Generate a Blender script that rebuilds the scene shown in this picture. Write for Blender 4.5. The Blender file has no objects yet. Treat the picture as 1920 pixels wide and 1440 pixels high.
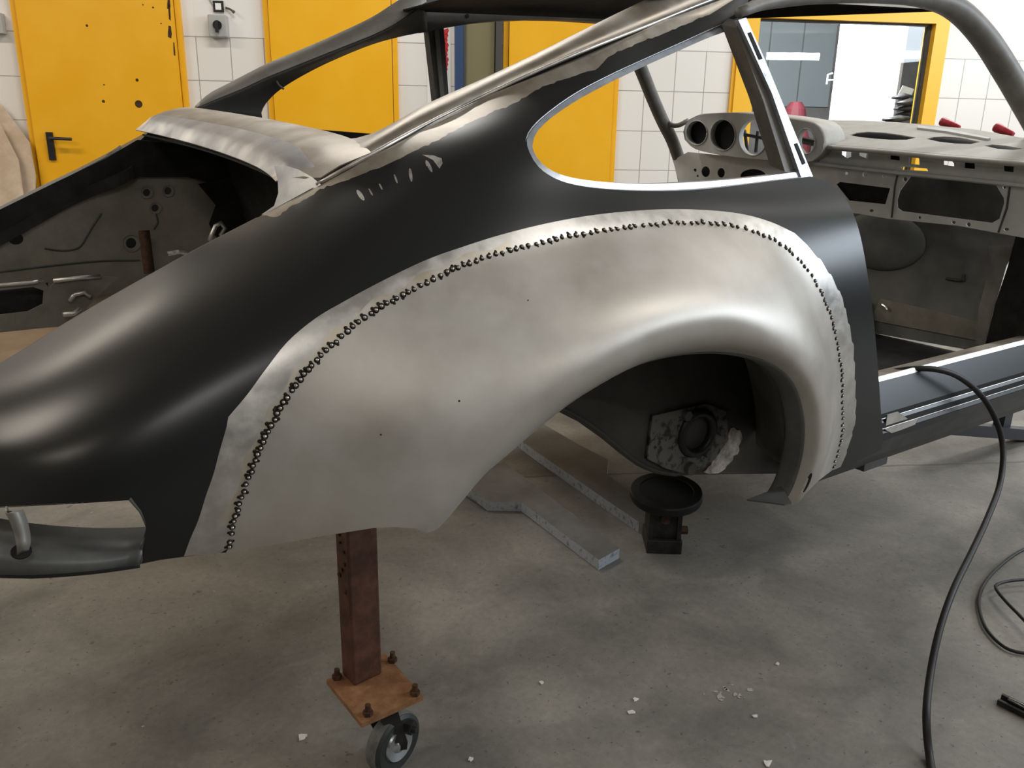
import bpy, math, random
import numpy as np
from mathutils import Vector, Matrix
from mathutils.geometry import delaunay_2d_cdt

random.seed(7); rng = np.random.default_rng(7)
SC = bpy.context.scene
COL = SC.collection
LIFT = 0.25                                   # the shell stands this much above its normal ride height
# ------------------------------------------------------------------ camera
F, CX, CY, CZ, YAW, PIT, ROLL = 1551.757, -0.811, -1.779, 0.892 + LIFT, 0.96290, 0.29584, 0.0177
_d = np.array([math.cos(YAW)*math.cos(PIT), math.sin(YAW)*math.cos(PIT), -math.sin(PIT)])
_r = np.array([math.sin(YAW), -math.cos(YAW), 0.0]); _u = np.cross(_r, _d)
R2 = math.cos(ROLL)*_r + math.sin(ROLL)*_u; U2 = -math.sin(ROLL)*_r + math.cos(ROLL)*_u
CAM = np.array([CX, CY, CZ])
cd = bpy.data.cameras.new('camera'); cam = bpy.data.objects.new('camera', cd); COL.objects.link(cam)
cd.sensor_fit = 'HORIZONTAL'; cd.sensor_width = 36.0; cd.lens = F/1920*36.0; cd.clip_start = 0.05; cd.clip_end = 100
cam.matrix_world = Matrix(((R2[0], U2[0], -_d[0], CX), (R2[1], U2[1], -_d[1], CY), (R2[2], U2[2], -_d[2], CZ), (0, 0, 0, 1)))
SC.camera = cam
# ------------------------------------------------------------------ wall axes (the tiled wall runs at a slant to the car)
WA = np.array([0.792, 3.698]); WT = np.array([0.88247, -0.47036]); WN = np.array([-0.47036, -0.88247])
def wpos(s, n, z): return np.array([WA[0]+WT[0]*s+WN[0]*n, WA[1]+WT[1]*s+WN[1]*n, z])
WANG = math.atan2(WT[1], WT[0])
# ------------------------------------------------------------------ world, lights, exposure
w = bpy.data.worlds.new('world'); SC.world = w; w.use_nodes = True
w.node_tree.nodes['Background'].inputs[0].default_value = (0.75, 0.85, 1.0, 1)
w.node_tree.nodes['Background'].inputs[1].default_value = 0.25
SC.view_settings.view_transform = 'Standard'; SC.view_settings.look = 'None'
SC.view_settings.gamma = 1.0; SC.view_settings.use_curve_mapping = False
SC.view_settings.exposure = -1.06
def area(name, s, n, z, sx, sy, power, color, aim=None, vert=False):
    l = bpy.data.lights.new(name, 'AREA'); l.shape = 'RECTANGLE'; l.size = sx; l.size_y = sy; l.energy = power; l.color = color
    o = bpy.data.objects.new(name, l); COL.objects.link(o); p = wpos(s, n, z); o.location = p
    if aim is None: o.rotation_euler = (0, 0, WANG)
    else:
        q = wpos(*aim) - p; o.rotation_euler = Vector(q).to_track_quat('-Z', 'Y').to_euler()
    return o
WARM = (1.0, 0.90, 0.77); COOL = (0.80, 0.90, 1.0); NEUT = (1.0, 0.975, 0.93)
for (s, n) in ((-2.2, 1.7), (0.9, 1.7), (4.0, 1.7), (-2.4, 4.4), (4.4, 4.6), (-2.4, 7.6), (1.3, 7.8), (5.0, 7.6)):
    area('ceiling_tube_light', s, n, 3.25, 1.5, 0.16, 115 if (s < 0 and 4 < n < 5) else 88, WARM if s < 0 else NEUT)
area('ceiling_tube_light', 5.9, 1.3, 3.25, 1.5, 0.16, 85, NEUT); area('ceiling_tube_light', 10.3, 14.9, 3.0, 1.25, 0.16, 60, NEUT, aim=(7.0, 0, 1.5)); area('ceiling_tube_light', 12.9, 13.6, 3.0, 1.25, 0.16, 60, NEUT, aim=(9.0, 0, 1.5))  # first tube is added to brighten the right end of the wall
area('daylight_window', 8.2, 4.4, 2.75, 4.5, 1.3, 440, COOL, aim=(3.2, 2.6, 0.6))          # daylight through the high window band on the right
area('side_room_lamp', 3.75, -0.40, 2.7, 0.5, 0.4, 300, (0.98, 0.99, 1.0), aim=(4.45, -0.95, 1.3))  # added light standing in for daylight inside the side room

# ------------------------------------------------------------------ pixel -> place helpers (a measured position from its sight line and one known plane)
def ray(x, y): return _d + R2*((x-960)/F) + U2*((720-y)/F)
def at(x, y, ax, val):
    d = ray(x, y); t = (val - CAM[ax])/d[ax]; return CAM + d*t
def ay(pts, y): return np.array([at(p[0], p[1], 1, y) for p in pts])
def ax_(pts, x): return np.array([at(p[0], p[1], 0, x) for p in pts])
def az(pts, z): return np.array([at(p[0], p[1], 2, z) for p in pts])
def yv(pts):  return np.array([at(p[0], p[1], 1, p[2]) for p in pts])     # (px, py, y)
def wl(x, y, n=0.0):
    d = ray(x, y); q = WA + WN*n; k = ((q-CAM[:2])@WN)/(d[:2]@WN); P = CAM+d*k; return np.array([(P[:2]-WA)@WT, P[2]])
def proj(P):
    v = np.asarray(P)-CAM; D = v@_d; return np.stack([960+F*(v@R2)/D, 720-F*(v@U2)/D], -1)
def L(p): p = np.array(p, float); p[..., 2] += LIFT; return p             # car coordinates -> place

# ------------------------------------------------------------------ materials
def new_mat(name):
    m = bpy.data.materials.new(name); m.use_nodes = True; nt = m.node_tree; return m, nt, nt.nodes['Principled BSDF']
def simple(name, col, rough=0.5, metal=0.0, spec=0.5, var=0.0, vscale=8.0, rvar=0.0, bump=0.0, bscale=60.0, col2=None, thr=(0.4, 0.65), coat=0.0, emit=None):
    m, nt, b = new_mat(name)
    b.inputs['Base Color'].default_value = (*col, 1); b.inputs['Roughness'].default_value = rough; b.inputs['Metallic'].default_value = metal
    b.inputs['Specular IOR Level'].default_value = spec; b.inputs['Coat Weight'].default_value = coat
    if var or rvar or col2 or bump:
        tc = nt.nodes.new('ShaderNodeTexCoord')
        n = nt.nodes.new('ShaderNodeTexNoise'); n.inputs['Scale'].default_value = vscale; n.inputs['Detail'].default_value = 8; n.inputs['Roughness'].default_value = 0.65
        nt.links.new(tc.outputs['Object'], n.inputs['Vector'])
        r = nt.nodes.new('ShaderNodeValToRGB'); r.color_ramp.elements[0].position = thr[0]; r.color_ramp.elements[1].position = thr[1]
        c2 = col2 if col2 else tuple(min(1, c*(1+var)) for c in col); c1 = col if col2 else tuple(c*(1-var) for c in col)
        r.color_ramp.elements[0].color = (*c1, 1); r.color_ramp.elements[1].color = (*c2, 1)
        nt.links.new(n.outputs['Fac'], r.inputs['Fac'])
        if var or col2: nt.links.new(r.outputs['Color'], b.inputs['Base Color'])
        if rvar:
            mr = nt.nodes.new('ShaderNodeMapRange'); mr.inputs[1].default_value = 0.3; mr.inputs[2].default_value = 0.7
            mr.inputs[3].default_value = rough-rvar; mr.inputs[4].default_value = rough+rvar
            nt.links.new(n.outputs['Fac'], mr.inputs[0]); nt.links.new(mr.outputs[0], b.inputs['Roughness'])
        if bump:
            n2 = nt.nodes.new('ShaderNodeTexNoise'); n2.inputs['Scale'].default_value = bscale; n2.inputs['Detail'].default_value = 6
            nt.links.new(tc.outputs['Object'], n2.inputs['Vector'])
            bp = nt.nodes.new('ShaderNodeBump'); bp.inputs['Strength'].default_value = bump; bp.inputs['Distance'].default_value = 0.003
            nt.links.new(n2.outputs['Fac'], bp.inputs['Height']); nt.links.new(bp.outputs[0], b.inputs['Normal'])
    return m
M = {}
M['primer'] = simple('black_primer', (0.0145, 0.015, 0.0155), 0.31, 0, 0.36)
M['steel'] = simple('flare_steel', (0.42, 0.385, 0.34), 0.43, 0.55, 0.5, vscale=6.0, col2=(0.515, 0.485, 0.445), rvar=0.06, thr=(0.35, 0.65))
M['ground'] = simple('ground_steel', (0.60, 0.575, 0.54), 0.38, 0.85, 0.5, var=0.12, vscale=30, rvar=0.08)
M['sanded'] = simple('sanded_tan_steel', (0.34, 0.295, 0.24), 0.42, 0.6, 0.5, vscale=12, col2=(0.50, 0.46, 0.41), rvar=0.1)
M['bright'] = simple('bright_steel', (0.80, 0.79, 0.77), 0.30, 0.85, 0.5, var=0.2, vscale=60, rvar=0.1)
M['flange'] = simple('flange_zinc', (0.62, 0.66, 0.72), 0.36, 0.6, 0.5, var=0.1, vscale=40, rvar=0.1)
M['grey_primer'] = simple('grey_primer', (0.20, 0.195, 0.18), 0.55, 0, 0.4, vscale=9, col2=(0.26, 0.25, 0.23))
M['dark_grey'] = simple('dark_grey_paint', (0.055, 0.055, 0.052), 0.55, 0, 0.4, vscale=12, col2=(0.085, 0.083, 0.078))
M['dash'] = simple('dash_grey', (0.55, 0.56, 0.545), 0.45, 0, 0.45, vscale=18, col2=(0.63, 0.635, 0.615))
M['dash_top'] = simple('dash_top_grey', (0.40, 0.385, 0.345), 0.5, 0, 0.4, vscale=15, col2=(0.48, 0.465, 0.43))
M['black'] = simple('black_void', (0.008, 0.008, 0.008), 0.7, 0, 0.3)
M['tinted'] = simple('heat_tinted_steel', (0.56, 0.49, 0.38), 0.4, 0.8, 0.5, vscale=18, col2=(0.60, 0.565, 0.52), rvar=0.05)
M['cowl_edge'] = simple('cowl_edge_steel', (0.42, 0.43, 0.46), 0.34, 0.75, 0.5, vscale=10, col2=(0.66, 0.66, 0.66), rvar=0.08)
M['pillar_light'] = simple('light_primer', (0.25, 0.24, 0.215), 0.45, 0.3, 0.5, vscale=16, col2=(0.32, 0.31, 0.29))
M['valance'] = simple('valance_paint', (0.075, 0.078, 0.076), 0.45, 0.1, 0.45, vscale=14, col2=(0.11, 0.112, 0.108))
M['pillar'] = simple('pillar_primer', (0.15, 0.14, 0.125), 0.52, 0.1, 0.5, vscale=16, col2=(0.21, 0.20, 0.18))
M['liner'] = simple('wheelhouse_paint', (0.046, 0.045, 0.041), 0.55, 0, 0.25, vscale=7, col2=(0.066, 0.064, 0.058))
M['dirty'] = simple('dirty_beige', (0.15, 0.137, 0.112), 0.6, 0, 0.3, vscale=9, col2=(0.27, 0.248, 0.205), thr=(0.3, 0.7), bump=0.3, bscale=14)
M['footwell'] = simple('footwell_grey', (0.125, 0.130, 0.124), 0.55, 0, 0.3, vscale=7, col2=(0.18, 0.182, 0.17))
M['tar'] = simple('tar_floor', (0.008, 0.008, 0.008), 0.7, 0, 0.2, vscale=20, col2=(0.02, 0.019, 0.017))  # also colours the sheets that paint shade in engine bay and dash
M['sooty'] = simple('weld_soot', (0.012, 0.009, 0.007), 0.55, 0.3, 0.4)
M['weldmetal'] = simple('weld_metal', (0.55, 0.50, 0.44), 0.35, 0.9, 0.5, var=0.2, vscale=80)
M['speckle'] = simple('speckled_plate', (0.022, 0.022, 0.02), 0.5, 0.2, 0.4, vscale=45, col2=(0.12, 0.118, 0.108), thr=(0.42, 0.5))
M['worn'] = simple('worn_bright', (0.22, 0.19, 0.165), 0.45, 0.3, 0.5, vscale=22, col2=(0.80, 0.74, 0.69))
M['rust'] = simple('rusty_brown', (0.055, 0.022, 0.013), 0.6, 0.1, 0.4, vscale=24, col2=(0.105, 0.044, 0.026), bump=0.25, bscale=120)
M['rust_plate'] = simple('rusty_plate', (0.17, 0.075, 0.032), 0.65, 0.1, 0.4, vscale=40, col2=(0.25, 0.13, 0.06), bump=0.3, bscale=160)
M['rust_dark'] = simple('rusty_bolt', (0.045, 0.022, 0.012), 0.7, 0.2, 0.3, vscale=60, col2=(0.10, 0.05, 0.025))
M['rubber'] = simple('black_rubber', (0.011, 0.011, 0.011), 0.5, 0, 0.35)
M['tyre'] = simple('caster_tyre', (0.018, 0.020, 0.020), 0.5, 0, 0.5, var=0.3, vscale=40)
M['tread'] = simple('caster_tread', (0.11, 0.11, 0.105), 0.6, 0, 0.4, var=0.3, vscale=40)
M['zinc'] = simple('zinc_steel', (0.62, 0.66, 0.68), 0.25, 0.95, 0.5)
M['galv'] = simple('rail_steel', (0.11, 0.109, 0.105), 0.6, 0.1, 0.25, vscale=7, col2=(0.175, 0.172, 0.165), rvar=0.08)
M['galv_edge'] = simple('rail_edge', (0.48, 0.52, 0.58), 0.42, 0.3, 0.5, vscale=70, col2=(0.16, 0.17, 0.19), thr=(0.52, 0.68))
M['black_steel'] = simple('black_steel', (0.014, 0.0135, 0.013), 0.5, 0.1, 0.3, vscale=30, col2=(0.032, 0.030, 0.028))
M['beam'] = simple('blue_black_paint', (0.016, 0.019, 0.028), 0.4, 0, 0.5)
M['yellow'] = simple('yellow_door_paint', (0.86, 0.425, 0.008), 0.38, 0, 0.4, vscale=3, col2=(0.90, 0.47, 0.02))
M['yellow_frame'] = simple('yellow_frame_paint', (0.90, 0.49, 0.03), 0.35, 0, 0.4)
M['black_plastic'] = simple('black_plastic', (0.012, 0.012, 0.013), 0.4, 0, 0.5)
M['grey_plastic'] = simple('grey_plastic', (0.42, 0.42, 0.40), 0.5, 0, 0.4)
M['white_label'] = simple('white_label', (0.85, 0.85, 0.83), 0.6)
M['wood'] = simple('pale_board', (0.50, 0.38, 0.26), 0.6, 0, 0.3, vscale=5, col2=(0.66, 0.54, 0.42))
M['blue'] = simple('blue_frame', (0.03, 0.06, 0.14), 0.4, 0, 0.5)
M['olive_glass'] = simple('olive_panel', (0.19, 0.165, 0.085), 0.4, 0, 0.5)
M['dark_frame'] = simple('dark_frame', (0.06, 0.055, 0.05), 0.5)
M['red'] = simple('red_plastic', (0.42, 0.02, 0.035), 0.35, 0, 0.5, vscale=30, col2=(0.62, 0.08, 0.10))
M['red_dark'] = simple('dark_red', (0.20, 0.035, 0.05), 0.6)
M['red_print'] = simple('red_print', (0.65, 0.03, 0.04), 0.5)
M['room_grey'] = simple('room_grey', (0.13, 0.125, 0.12), 0.7, vscale=3, col2=(0.20, 0.195, 0.19))
M['room_tile'] = simple('room_tile', (0.30, 0.34, 0.36), 0.3)
M['white_door'] = simple('white_door', (0.92, 0.92, 0.92), 0.4)
M['bag'] = simple('black_bag', (0.03, 0.03, 0.032), 0.4, 0, 0.5, vscale=20, col2=(0.10, 0.10, 0.105))
M['plaster'] = simple('plaster', (0.34, 0.33, 0.31), 0.8, vscale=2, col2=(0.40, 0.39, 0.37))
M['ceiling'] = simple('ceiling_paint', (0.50, 0.48, 0.45), 0.8, vscale=2, col2=(0.55, 0.53, 0.50))
M['brown_board'] = simple('brown_board', (0.16, 0.115, 0.075), 0.7, vscale=4, col2=(0.21, 0.15, 0.10))
M['splash'] = simple('dried_splash', (0.33, 0.315, 0.29), 0.7)
M['flake'] = simple('white_flake', (0.62, 0.60, 0.56), 0.7, var=0.15, vscale=80)

def wall_mat():
    m, nt, b = new_mat('tiled_wall'); N = nt.nodes.new; Lk = nt.links.new
    tc = N('ShaderNodeTexCoord'); sp = N('ShaderNodeSeparateXYZ'); Lk(tc.outputs['Object'], sp.inputs[0])
    ad = N('ShaderNodeMath'); ad.operation = 'ADD'; ad.inputs[1].default_value = 20.0+0.141; Lk(sp.outputs['X'], ad.inputs[0])
    az_ = N('ShaderNodeMath'); az_.operation = 'ADD'; az_.inputs[1].default_value = 20.0-1.66; Lk(sp.outputs['Z'], az_.inputs[0])
    cb = N('ShaderNodeCombineXYZ'); Lk(ad.outputs[0], cb.inputs[0]); Lk(az_.outputs[0], cb.inputs[1])
    br = N('ShaderNodeTexBrick'); br.offset = 0; br.squash = 1
    br.inputs['Scale'].default_value = 1; br.inputs['Mortar Size'].default_value = 0.0035; br.inputs['Mortar Smooth'].default_value = 0.3
    br.inputs['Brick Width'].default_value = 0.2; br.inputs['Row Height'].default_value = 0.25; br.inputs['Bias'].default_value = 0
    br.inputs['Color1'].default_value = (0.78, 0.745, 0.69, 1); br.inputs['Color2'].default_value = (0.80, 0.765, 0.71, 1); br.inputs['Mortar'].default_value = (0.40, 0.375, 0.345, 1)
    Lk(cb.outputs[0], br.inputs['Vector'])
    gt = N('ShaderNodeMath'); gt.operation = 'GREATER_THAN'; gt.inputs[1].default_value = 1.664; Lk(sp.outputs['Z'], gt.inputs[0])
    mx = N('ShaderNodeMix'); mx.data_type = 'RGBA'; Lk(gt.outputs[0], mx.inputs['Factor']); Lk(br.outputs['Color'], mx.inputs['A']); mx.inputs['B'].default_value = (0.82, 0.79, 0.75, 1)
    Lk(mx.outputs['Result'], b.inputs['Base Color'])
    mr = N('ShaderNodeMapRange'); mr.inputs[3].default_value = 0.28; mr.inputs[4].default_value = 0.8; Lk(gt.outputs[0], mr.inputs[0]); Lk(mr.outputs[0], b.inputs['Roughness'])
    inv = N('ShaderNodeMath'); inv.operation = 'SUBTRACT'; inv.inputs[0].default_value = 1; Lk(br.outputs['Fac'], inv.inputs[1])
    bp = N('ShaderNodeBump'); bp.inputs['Strength'].default_value = 0.4; bp.inputs['Distance'].default_value = 0.002; Lk(inv.outputs[0], bp.inputs['Height']); Lk(bp.outputs[0], b.inputs['Normal'])
    return m
M['wall'] = wall_mat()
def floor_mat():
    m, nt, b = new_mat('concrete_floor'); N = nt.nodes.new; Lk = nt.links.new
    tc = N('ShaderNodeTexCoord')
    def noise(sc, det=6, rough=0.6, dist=0):
        n = N('ShaderNodeTexNoise'); n.inputs['Scale'].default_value = sc; n.inputs['Detail'].default_value = det; n.inputs['Roughness'].default_value = rough; n.inputs['Distortion'].default_value = dist
        Lk(tc.outputs['Object'], n.inputs['Vector']); return n
    def ramp(src, a, ca, b_, cb):
        r = N('ShaderNodeValToRGB'); r.color_ramp.elements[0].position = a; r.color_ramp.elements[0].color = (*ca, 1)
        r.color_ramp.elements[1].position = b_; r.color_ramp.elements[1].color = (*cb, 1); Lk(src, r.inputs['Fac']); return r
    def mix(kind, fac, a, bb):
        x = N('ShaderNodeMix'); x.data_type = 'RGBA'; x.blend_type = kind
        if isinstance(fac, float): x.inputs['Factor'].default_value = fac
        else: Lk(fac, x.inputs['Factor'])
        Lk(a, x.inputs['A'])
        if isinstance(bb, tuple): x.inputs['B'].default_value = (*bb, 1)
        else: Lk(bb, x.inputs['B'])
        return x.outputs['Result']
    base = ramp(noise(1.1, 5).outputs['Fac'], 0.36, (0.178, 0.168, 0.150), 0.66, (0.255, 0.237, 0.206)).outputs['Color']
    blot = ramp(noise(3.2, 6, 0.6, 0.6).outputs['Fac'], 0.36, (0.54, 0.55, 0.56), 0.62, (1.0, 1.0, 1.0)).outputs['Color']
    c = mix('MULTIPLY', 0.85, base, blot)
    fine = ramp(noise(55, 5, 0.7).outputs['Fac'], 0.3, (0.80, 0.80, 0.80), 0.7, (1.12, 1.12, 1.12)).outputs['Color']
    c = mix('MULTIPLY', 0.8, c, fine)
    pit = ramp(noise(75, 3, 0.6).outputs['Fac'], 0.64, (0, 0, 0), 0.70, (0.85, 0.85, 0.85)).outputs['Color']
    c = mix('MIX', pit, c, (0.07, 0.065, 0.058))
    wh = ramp(noise(23, 4, 0.55).outputs['Fac'], 0.73, (0, 0, 0), 0.76, (0.8, 0.8, 0.8)).outputs['Color']
    c = mix('MIX', wh, c, (0.42, 0.40, 0.37))
    big = ramp(noise(21, 3, 0.55).outputs['Fac'], 0.69, (0, 0, 0), 0.73, (0.75, 0.75, 0.75)).outputs['Color']
    c = mix('MIX', big, c, (0.075, 0.068, 0.058))
    scr = ramp(noise(11, 7, 0.75, 1.5).outputs['Fac'], 0.60, (0, 0, 0), 0.75, (0.45, 0.45, 0.45)).outputs['Color']
    c = mix('MIX', scr, c, (0.30, 0.285, 0.26))
    # expansion joint across the floor
    sp = N('ShaderNodeSeparateXYZ'); Lk(tc.outputs['Object'], sp.inputs[0])
    n2 = noise(6, 3)
    w1 = N('ShaderNodeMath'); w1.operation = 'MULTIPLY_ADD'; w1.inputs[1].default_value = WN[0]; Lk(sp.outputs['X'], w1.inputs[0])
    w2 = N('ShaderNodeMath'); w2.operation = 'MULTIPLY'; w2.inputs[1].default_value = WN[1]; Lk(sp.outputs['Y'], w2.inputs[0]); Lk(w2.outputs[0], w1.inputs[2])
    w3 = N('ShaderNodeMath'); w3.operation = 'MULTIPLY_ADD'; w3.inputs[1].default_value = 0.03; Lk(n2.outputs['Fac'], w3.inputs[0]); Lk(w1.outputs[0], w3.inputs[2])
    J0 = (np.array([1.563, -0.104])@WN + np.array([2.426, -0.499])@WN)/2
    w4 = N('ShaderNodeMath'); w4.operation = 'SUBTRACT'; w4.inputs[1].default_value = float(J0)+0.015; Lk(w3.outputs[0], w4.inputs[0])
    w5 = N('ShaderNodeMath'); w5.operation = 'ABSOLUTE'; Lk(w4.outputs[0], w5.inputs[0])
    w6 = N('ShaderNodeMath'); w6.operation = 'LESS_THAN'; w6.inputs[1].default_value = 0.006; Lk(w5.outputs[0], w6.inputs[0])
    c = mix('MIX', w6.outputs[0], c, (0.10, 0.088, 0.075))
    Lk(c, b.inputs['Base Color']); b.inputs['Roughness'].default_value = 0.55; b.inputs['Specular IOR Level'].default_value = 0.35
    bp = N('ShaderNodeBump'); bp.inputs['Strength'].default_value = 0.15; bp.inputs['Distance'].default_value = 0.004
    Lk(noise(70, 5, 0.7).outputs['Fac'], bp.inputs['Height']); Lk(bp.outputs[0], b.inputs['Normal'])
    return m
M['floor'] = floor_mat()
def glass_mat():
    m, nt, b = new_mat('window_glass'); N = nt.nodes.new; Lk = nt.links.new
    t = N('ShaderNodeBsdfTransparent'); g = N('ShaderNodeBsdfGlossy'); g.inputs['Roughness'].default_value = 0.01
    f = N('ShaderNodeFresnel'); f.inputs['IOR'].default_value = 1.5; x = N('ShaderNodeMixShader')
    t.inputs[0].default_value = (0.93, 0.95, 0.95, 1)
    Lk(f.outputs[0], x.inputs[0]); Lk(t.outputs[0], x.inputs[1]); Lk(g.outputs[0], x.inputs[2]); Lk(x.outputs[0], nt.nodes['Material Output'].inputs['Surface'])
    return m
M['glass'] = glass_mat()

# ------------------------------------------------------------------ object helpers
ORG = {}
def link(o, parent, origin):
    COL.objects.link(o)
    if parent is not None: o.parent = parent
    return o
def root(name, label, cat, loc, group=None):
    o = bpy.data.objects.new(name, None); COL.objects.link(o); o.location = loc; o.empty_display_size = 0.1
    o['label'] = label; o['category'] = cat
    if group: o['group'] = group
    ORG[o.name] = np.array(loc, float); return o
def tag(o, label, cat, group=None):
    o['label'] = label; o['category'] = cat
    if group: o['group'] = group
    return o
def obj(name, V, Fc, mats, parent=None, smooth=False, idx=None, origin=None, rotz=0.0, label=None, autosmooth=None):
    """links one mesh; V in place coordinates"""
    V = np.asarray(V, float)
    if parent is not None: off = ORG[parent.name]
    elif origin is not None: off = np.array(origin, float)
    else: off = np.array([V[:, 0].mean(), V[:, 1].mean(), V[:, 2].min()])
    P = V-off
    if rotz:
        c, s = math.cos(-rotz), math.sin(-rotz); P = np.stack([P[:, 0]*c-P[:, 1]*s, P[:, 0]*s+P[:, 1]*c, P[:, 2]], 1)
    me = bpy.data.meshes.new(name); me.from_pydata(P.tolist(), [], [tuple(int(i) for i in f) for f in Fc]); me.update()
    if not isinstance(mats, (list, tuple)): mats = [mats]
    for m in mats: me.materials.append(M[m])
    if idx is not None: me.polygons.foreach_set('material_index', np.asarray(idx, dtype=np.int32))
    if smooth: me.polygons.foreach_set('use_smooth', np.ones(len(me.polygons), dtype=bool))
    o = bpy.data.objects.new(name, me); COL.objects.link(o)
    if parent is not None:
        o.parent = parent; ORG[o.name] = off.copy()
    else:
        o.location = off; o.rotation_euler = (0, 0, rotz); ORG[o.name] = off.copy()
    if smooth and autosmooth is not None:
        me.set_sharp_from_angle(angle=math.radians(autosmooth))
    if label: o['label'] = label
    return o
class MB:
    def __init__(s): s.v = []; s.f = []; s.i = []
    def add(s, V, Fc, mi=0):
        k = len(s.v); s.v += [tuple(map(float, p)) for p in V]; s.f += [tuple(int(a)+k for a in f) for f in Fc]; s.i += [mi]*len(Fc) if isinstance(mi, int) else list(mi); return s
    def build(s, name, mats, parent=None, **kw): return obj(name, s.v, s.f, mats, parent, idx=s.i, **kw)
def dens(pts, step, closed=False):
    pts = np.asarray(pts, float); out = []
    n = len(pts)
    for i in range(n if closed else n-1):
        a, b = pts[i], pts[(i+1) % n]; k = max(1, int(round(np.linalg.norm(b-a)/step)))
        out += [a+(b-a)*j/k for j in range(k)]
    if not closed: out.append(pts[-1])
    return np.array(out)
def smooth_line(pts, step):
    """Catmull-Rom through the points, resampled"""
    p = np.asarray(pts, float); q = np.vstack([2*p[0]-p[1], p, 2*p[-1]-p[-2]]); out = []
    for i in range(1, len(q)-2):
        k = max(1, int(np.linalg.norm(q[i+1]-q[i])/step))
        for j in range(k):
            t = j/k; out.append(0.5*((2*q[i])+(-q[i-1]+q[i+1])*t+(2*q[i-1]-5*q[i]+4*q[i+1]-q[i+2])*t*t+(-q[i-1]+3*q[i]-3*q[i+1]+q[i+2])*t**3))
    out.append(p[-1]); return np.array(out)
def inside(P, poly):
    x, y = P[:, 0], P[:, 1]; r = np.zeros(len(P), bool); n = len(poly)
    for i in range(n):
        x1, y1 = poly[i]; x2, y2 = poly[(i+1) % n]
        c = (y1 > y) != (y2 > y)
        if c.any():
            xi = x1+(y-y1)/((y2-y1) if y2 != y1 else 1e-12)*(x2-x1); r ^= c & (x < xi)
    return r
def dist_poly(P, line, closed=False):
    line = np.asarray(line); d = np.full(len(P), 1e9); n = len(line)
    for i in range(n if closed else n-1):
        a, b = line[i], line[(i+1) % n]; ab = b-a; L2 = ab@ab
        if L2 < 1e-14: continue
        t = np.clip(((P-a)@ab)/L2, 0, 1); q = a+t[:, None]*ab; d = np.minimum(d, np.hypot(*(P-q).T))
    return d
def fill2d(outer, holes=(), spacing=None, extra=(), scale=(1, 1)):
    """triangulated flat region -> verts2d, tris, boundary edges"""
    sc = np.array(scale, float); loops = [np.asarray(outer, float)*sc]+[np.asarray(h, float)*sc for h in holes]; ex = [np.asarray(e, float)*sc for e in extra]
    V = []; E = []
    for lp in loops:
        k = len(V); V += list(lp); E += [(k+i, k+(i+1) % len(lp)) for i in range(len(lp))]
    for lp in ex:
        k = len(V); V += list(lp); E += [(k+i, k+(i+1) % len(lp)) for i in range(len(lp))]
    if spacing:
        o = loops[0]; mn, mx = o.min(0), o.max(0)
        gx = np.arange(mn[0], mx[0], spacing); gy = np.arange(mn[1], mx[1], spacing*0.87)
        G = np.array([(x+(spacing/2 if j % 2 else 0), y) for j, y in enumerate(gy) for x in gx])
        k = inside(G, o)
        for h in loops[1:]: k &= ~inside(G, h)
        G = G[k]
        for lp in loops+ex: G = G[dist_poly(G, lp, True) > spacing*0.45]
        V += list(G)
    res = delaunay_2d_cdt([Vector((float(p[0]), float(p[1]))) for p in V], E, [], 0, 1e-7)
    P = np.array([(v.x, v.y) for v in res[0]]); T = np.array([f for f in res[2] if len(f) == 3])
    c = P[T].mean(1); k = inside(c, loops[0])
    for h in loops[1:]: k &= ~inside(c, h)
    T = T[k]; c = c[k]
    a = P[T]; ar = (a[:, 1, 0]-a[:, 0, 0])*(a[:, 2, 1]-a[:, 0, 1])-(a[:, 1, 1]-a[:, 0, 1])*(a[:, 2, 0]-a[:, 0, 0])
    T[ar < 0] = T[ar < 0][:, ::-1]; ok = np.abs(ar) > 1e-12; T = T[ok]; c = c[ok]
    e = {}
    for t in T:
        for i in range(3):
            x, y = int(t[i]), int(t[(i+1) % 3])
            if (y, x) in e: del e[(y, x)]
            else: e[(x, y)] = 1
    return P/sc, T, list(e), c/sc
def sheet(mb, outer, fn, thick, holes=(), spacing=None, slots=(), flip=False, scale=(1, 1), tdir=None, mi=0, back_mi=None):
    """curved or flat sheet with real thickness: fn maps (N,2) to places; thick goes to the back side"""
    P, T, E, c = fill2d(outer, holes, spacing, [s[0] for s in slots], scale)
    V = fn(P)
    if tdir is None:
        h = 1e-4; du = fn(P+[h, 0])-fn(P-[h, 0]); dv = fn(P+[0, h])-fn(P-[0, h]); n = np.cross(du, dv); n /= np.linalg.norm(n, axis=1)[:, None]+1e-12
        if flip: n = -n
        B = V-n*thick
    else: B = V+np.asarray(tdir)[None, :]*thick
    idx = np.full(len(T), mi)
    for pl, m in slots: idx[inside(c, np.asarray(pl))] = m
    n = len(V); TT = T[:, ::-1] if flip else T
    Fc = [tuple(t) for t in TT]+[tuple(t+n)[::-1] for t in TT]
    for (x, y) in E: Fc.append((x, y, y+n, x+n) if flip else (y, x, x+n, y+n))
    bi = idx if back_mi is None else np.full(len(T), back_mi)
    mb.add(np.vstack([V, B]), Fc, list(idx)+list(bi)+[mi if back_mi is None else back_mi]*len(E)); return mb
def plane_fn(o, u, v): return lambda P: o+P[:, :1]*u+P[:, 1:2]*v
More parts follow.
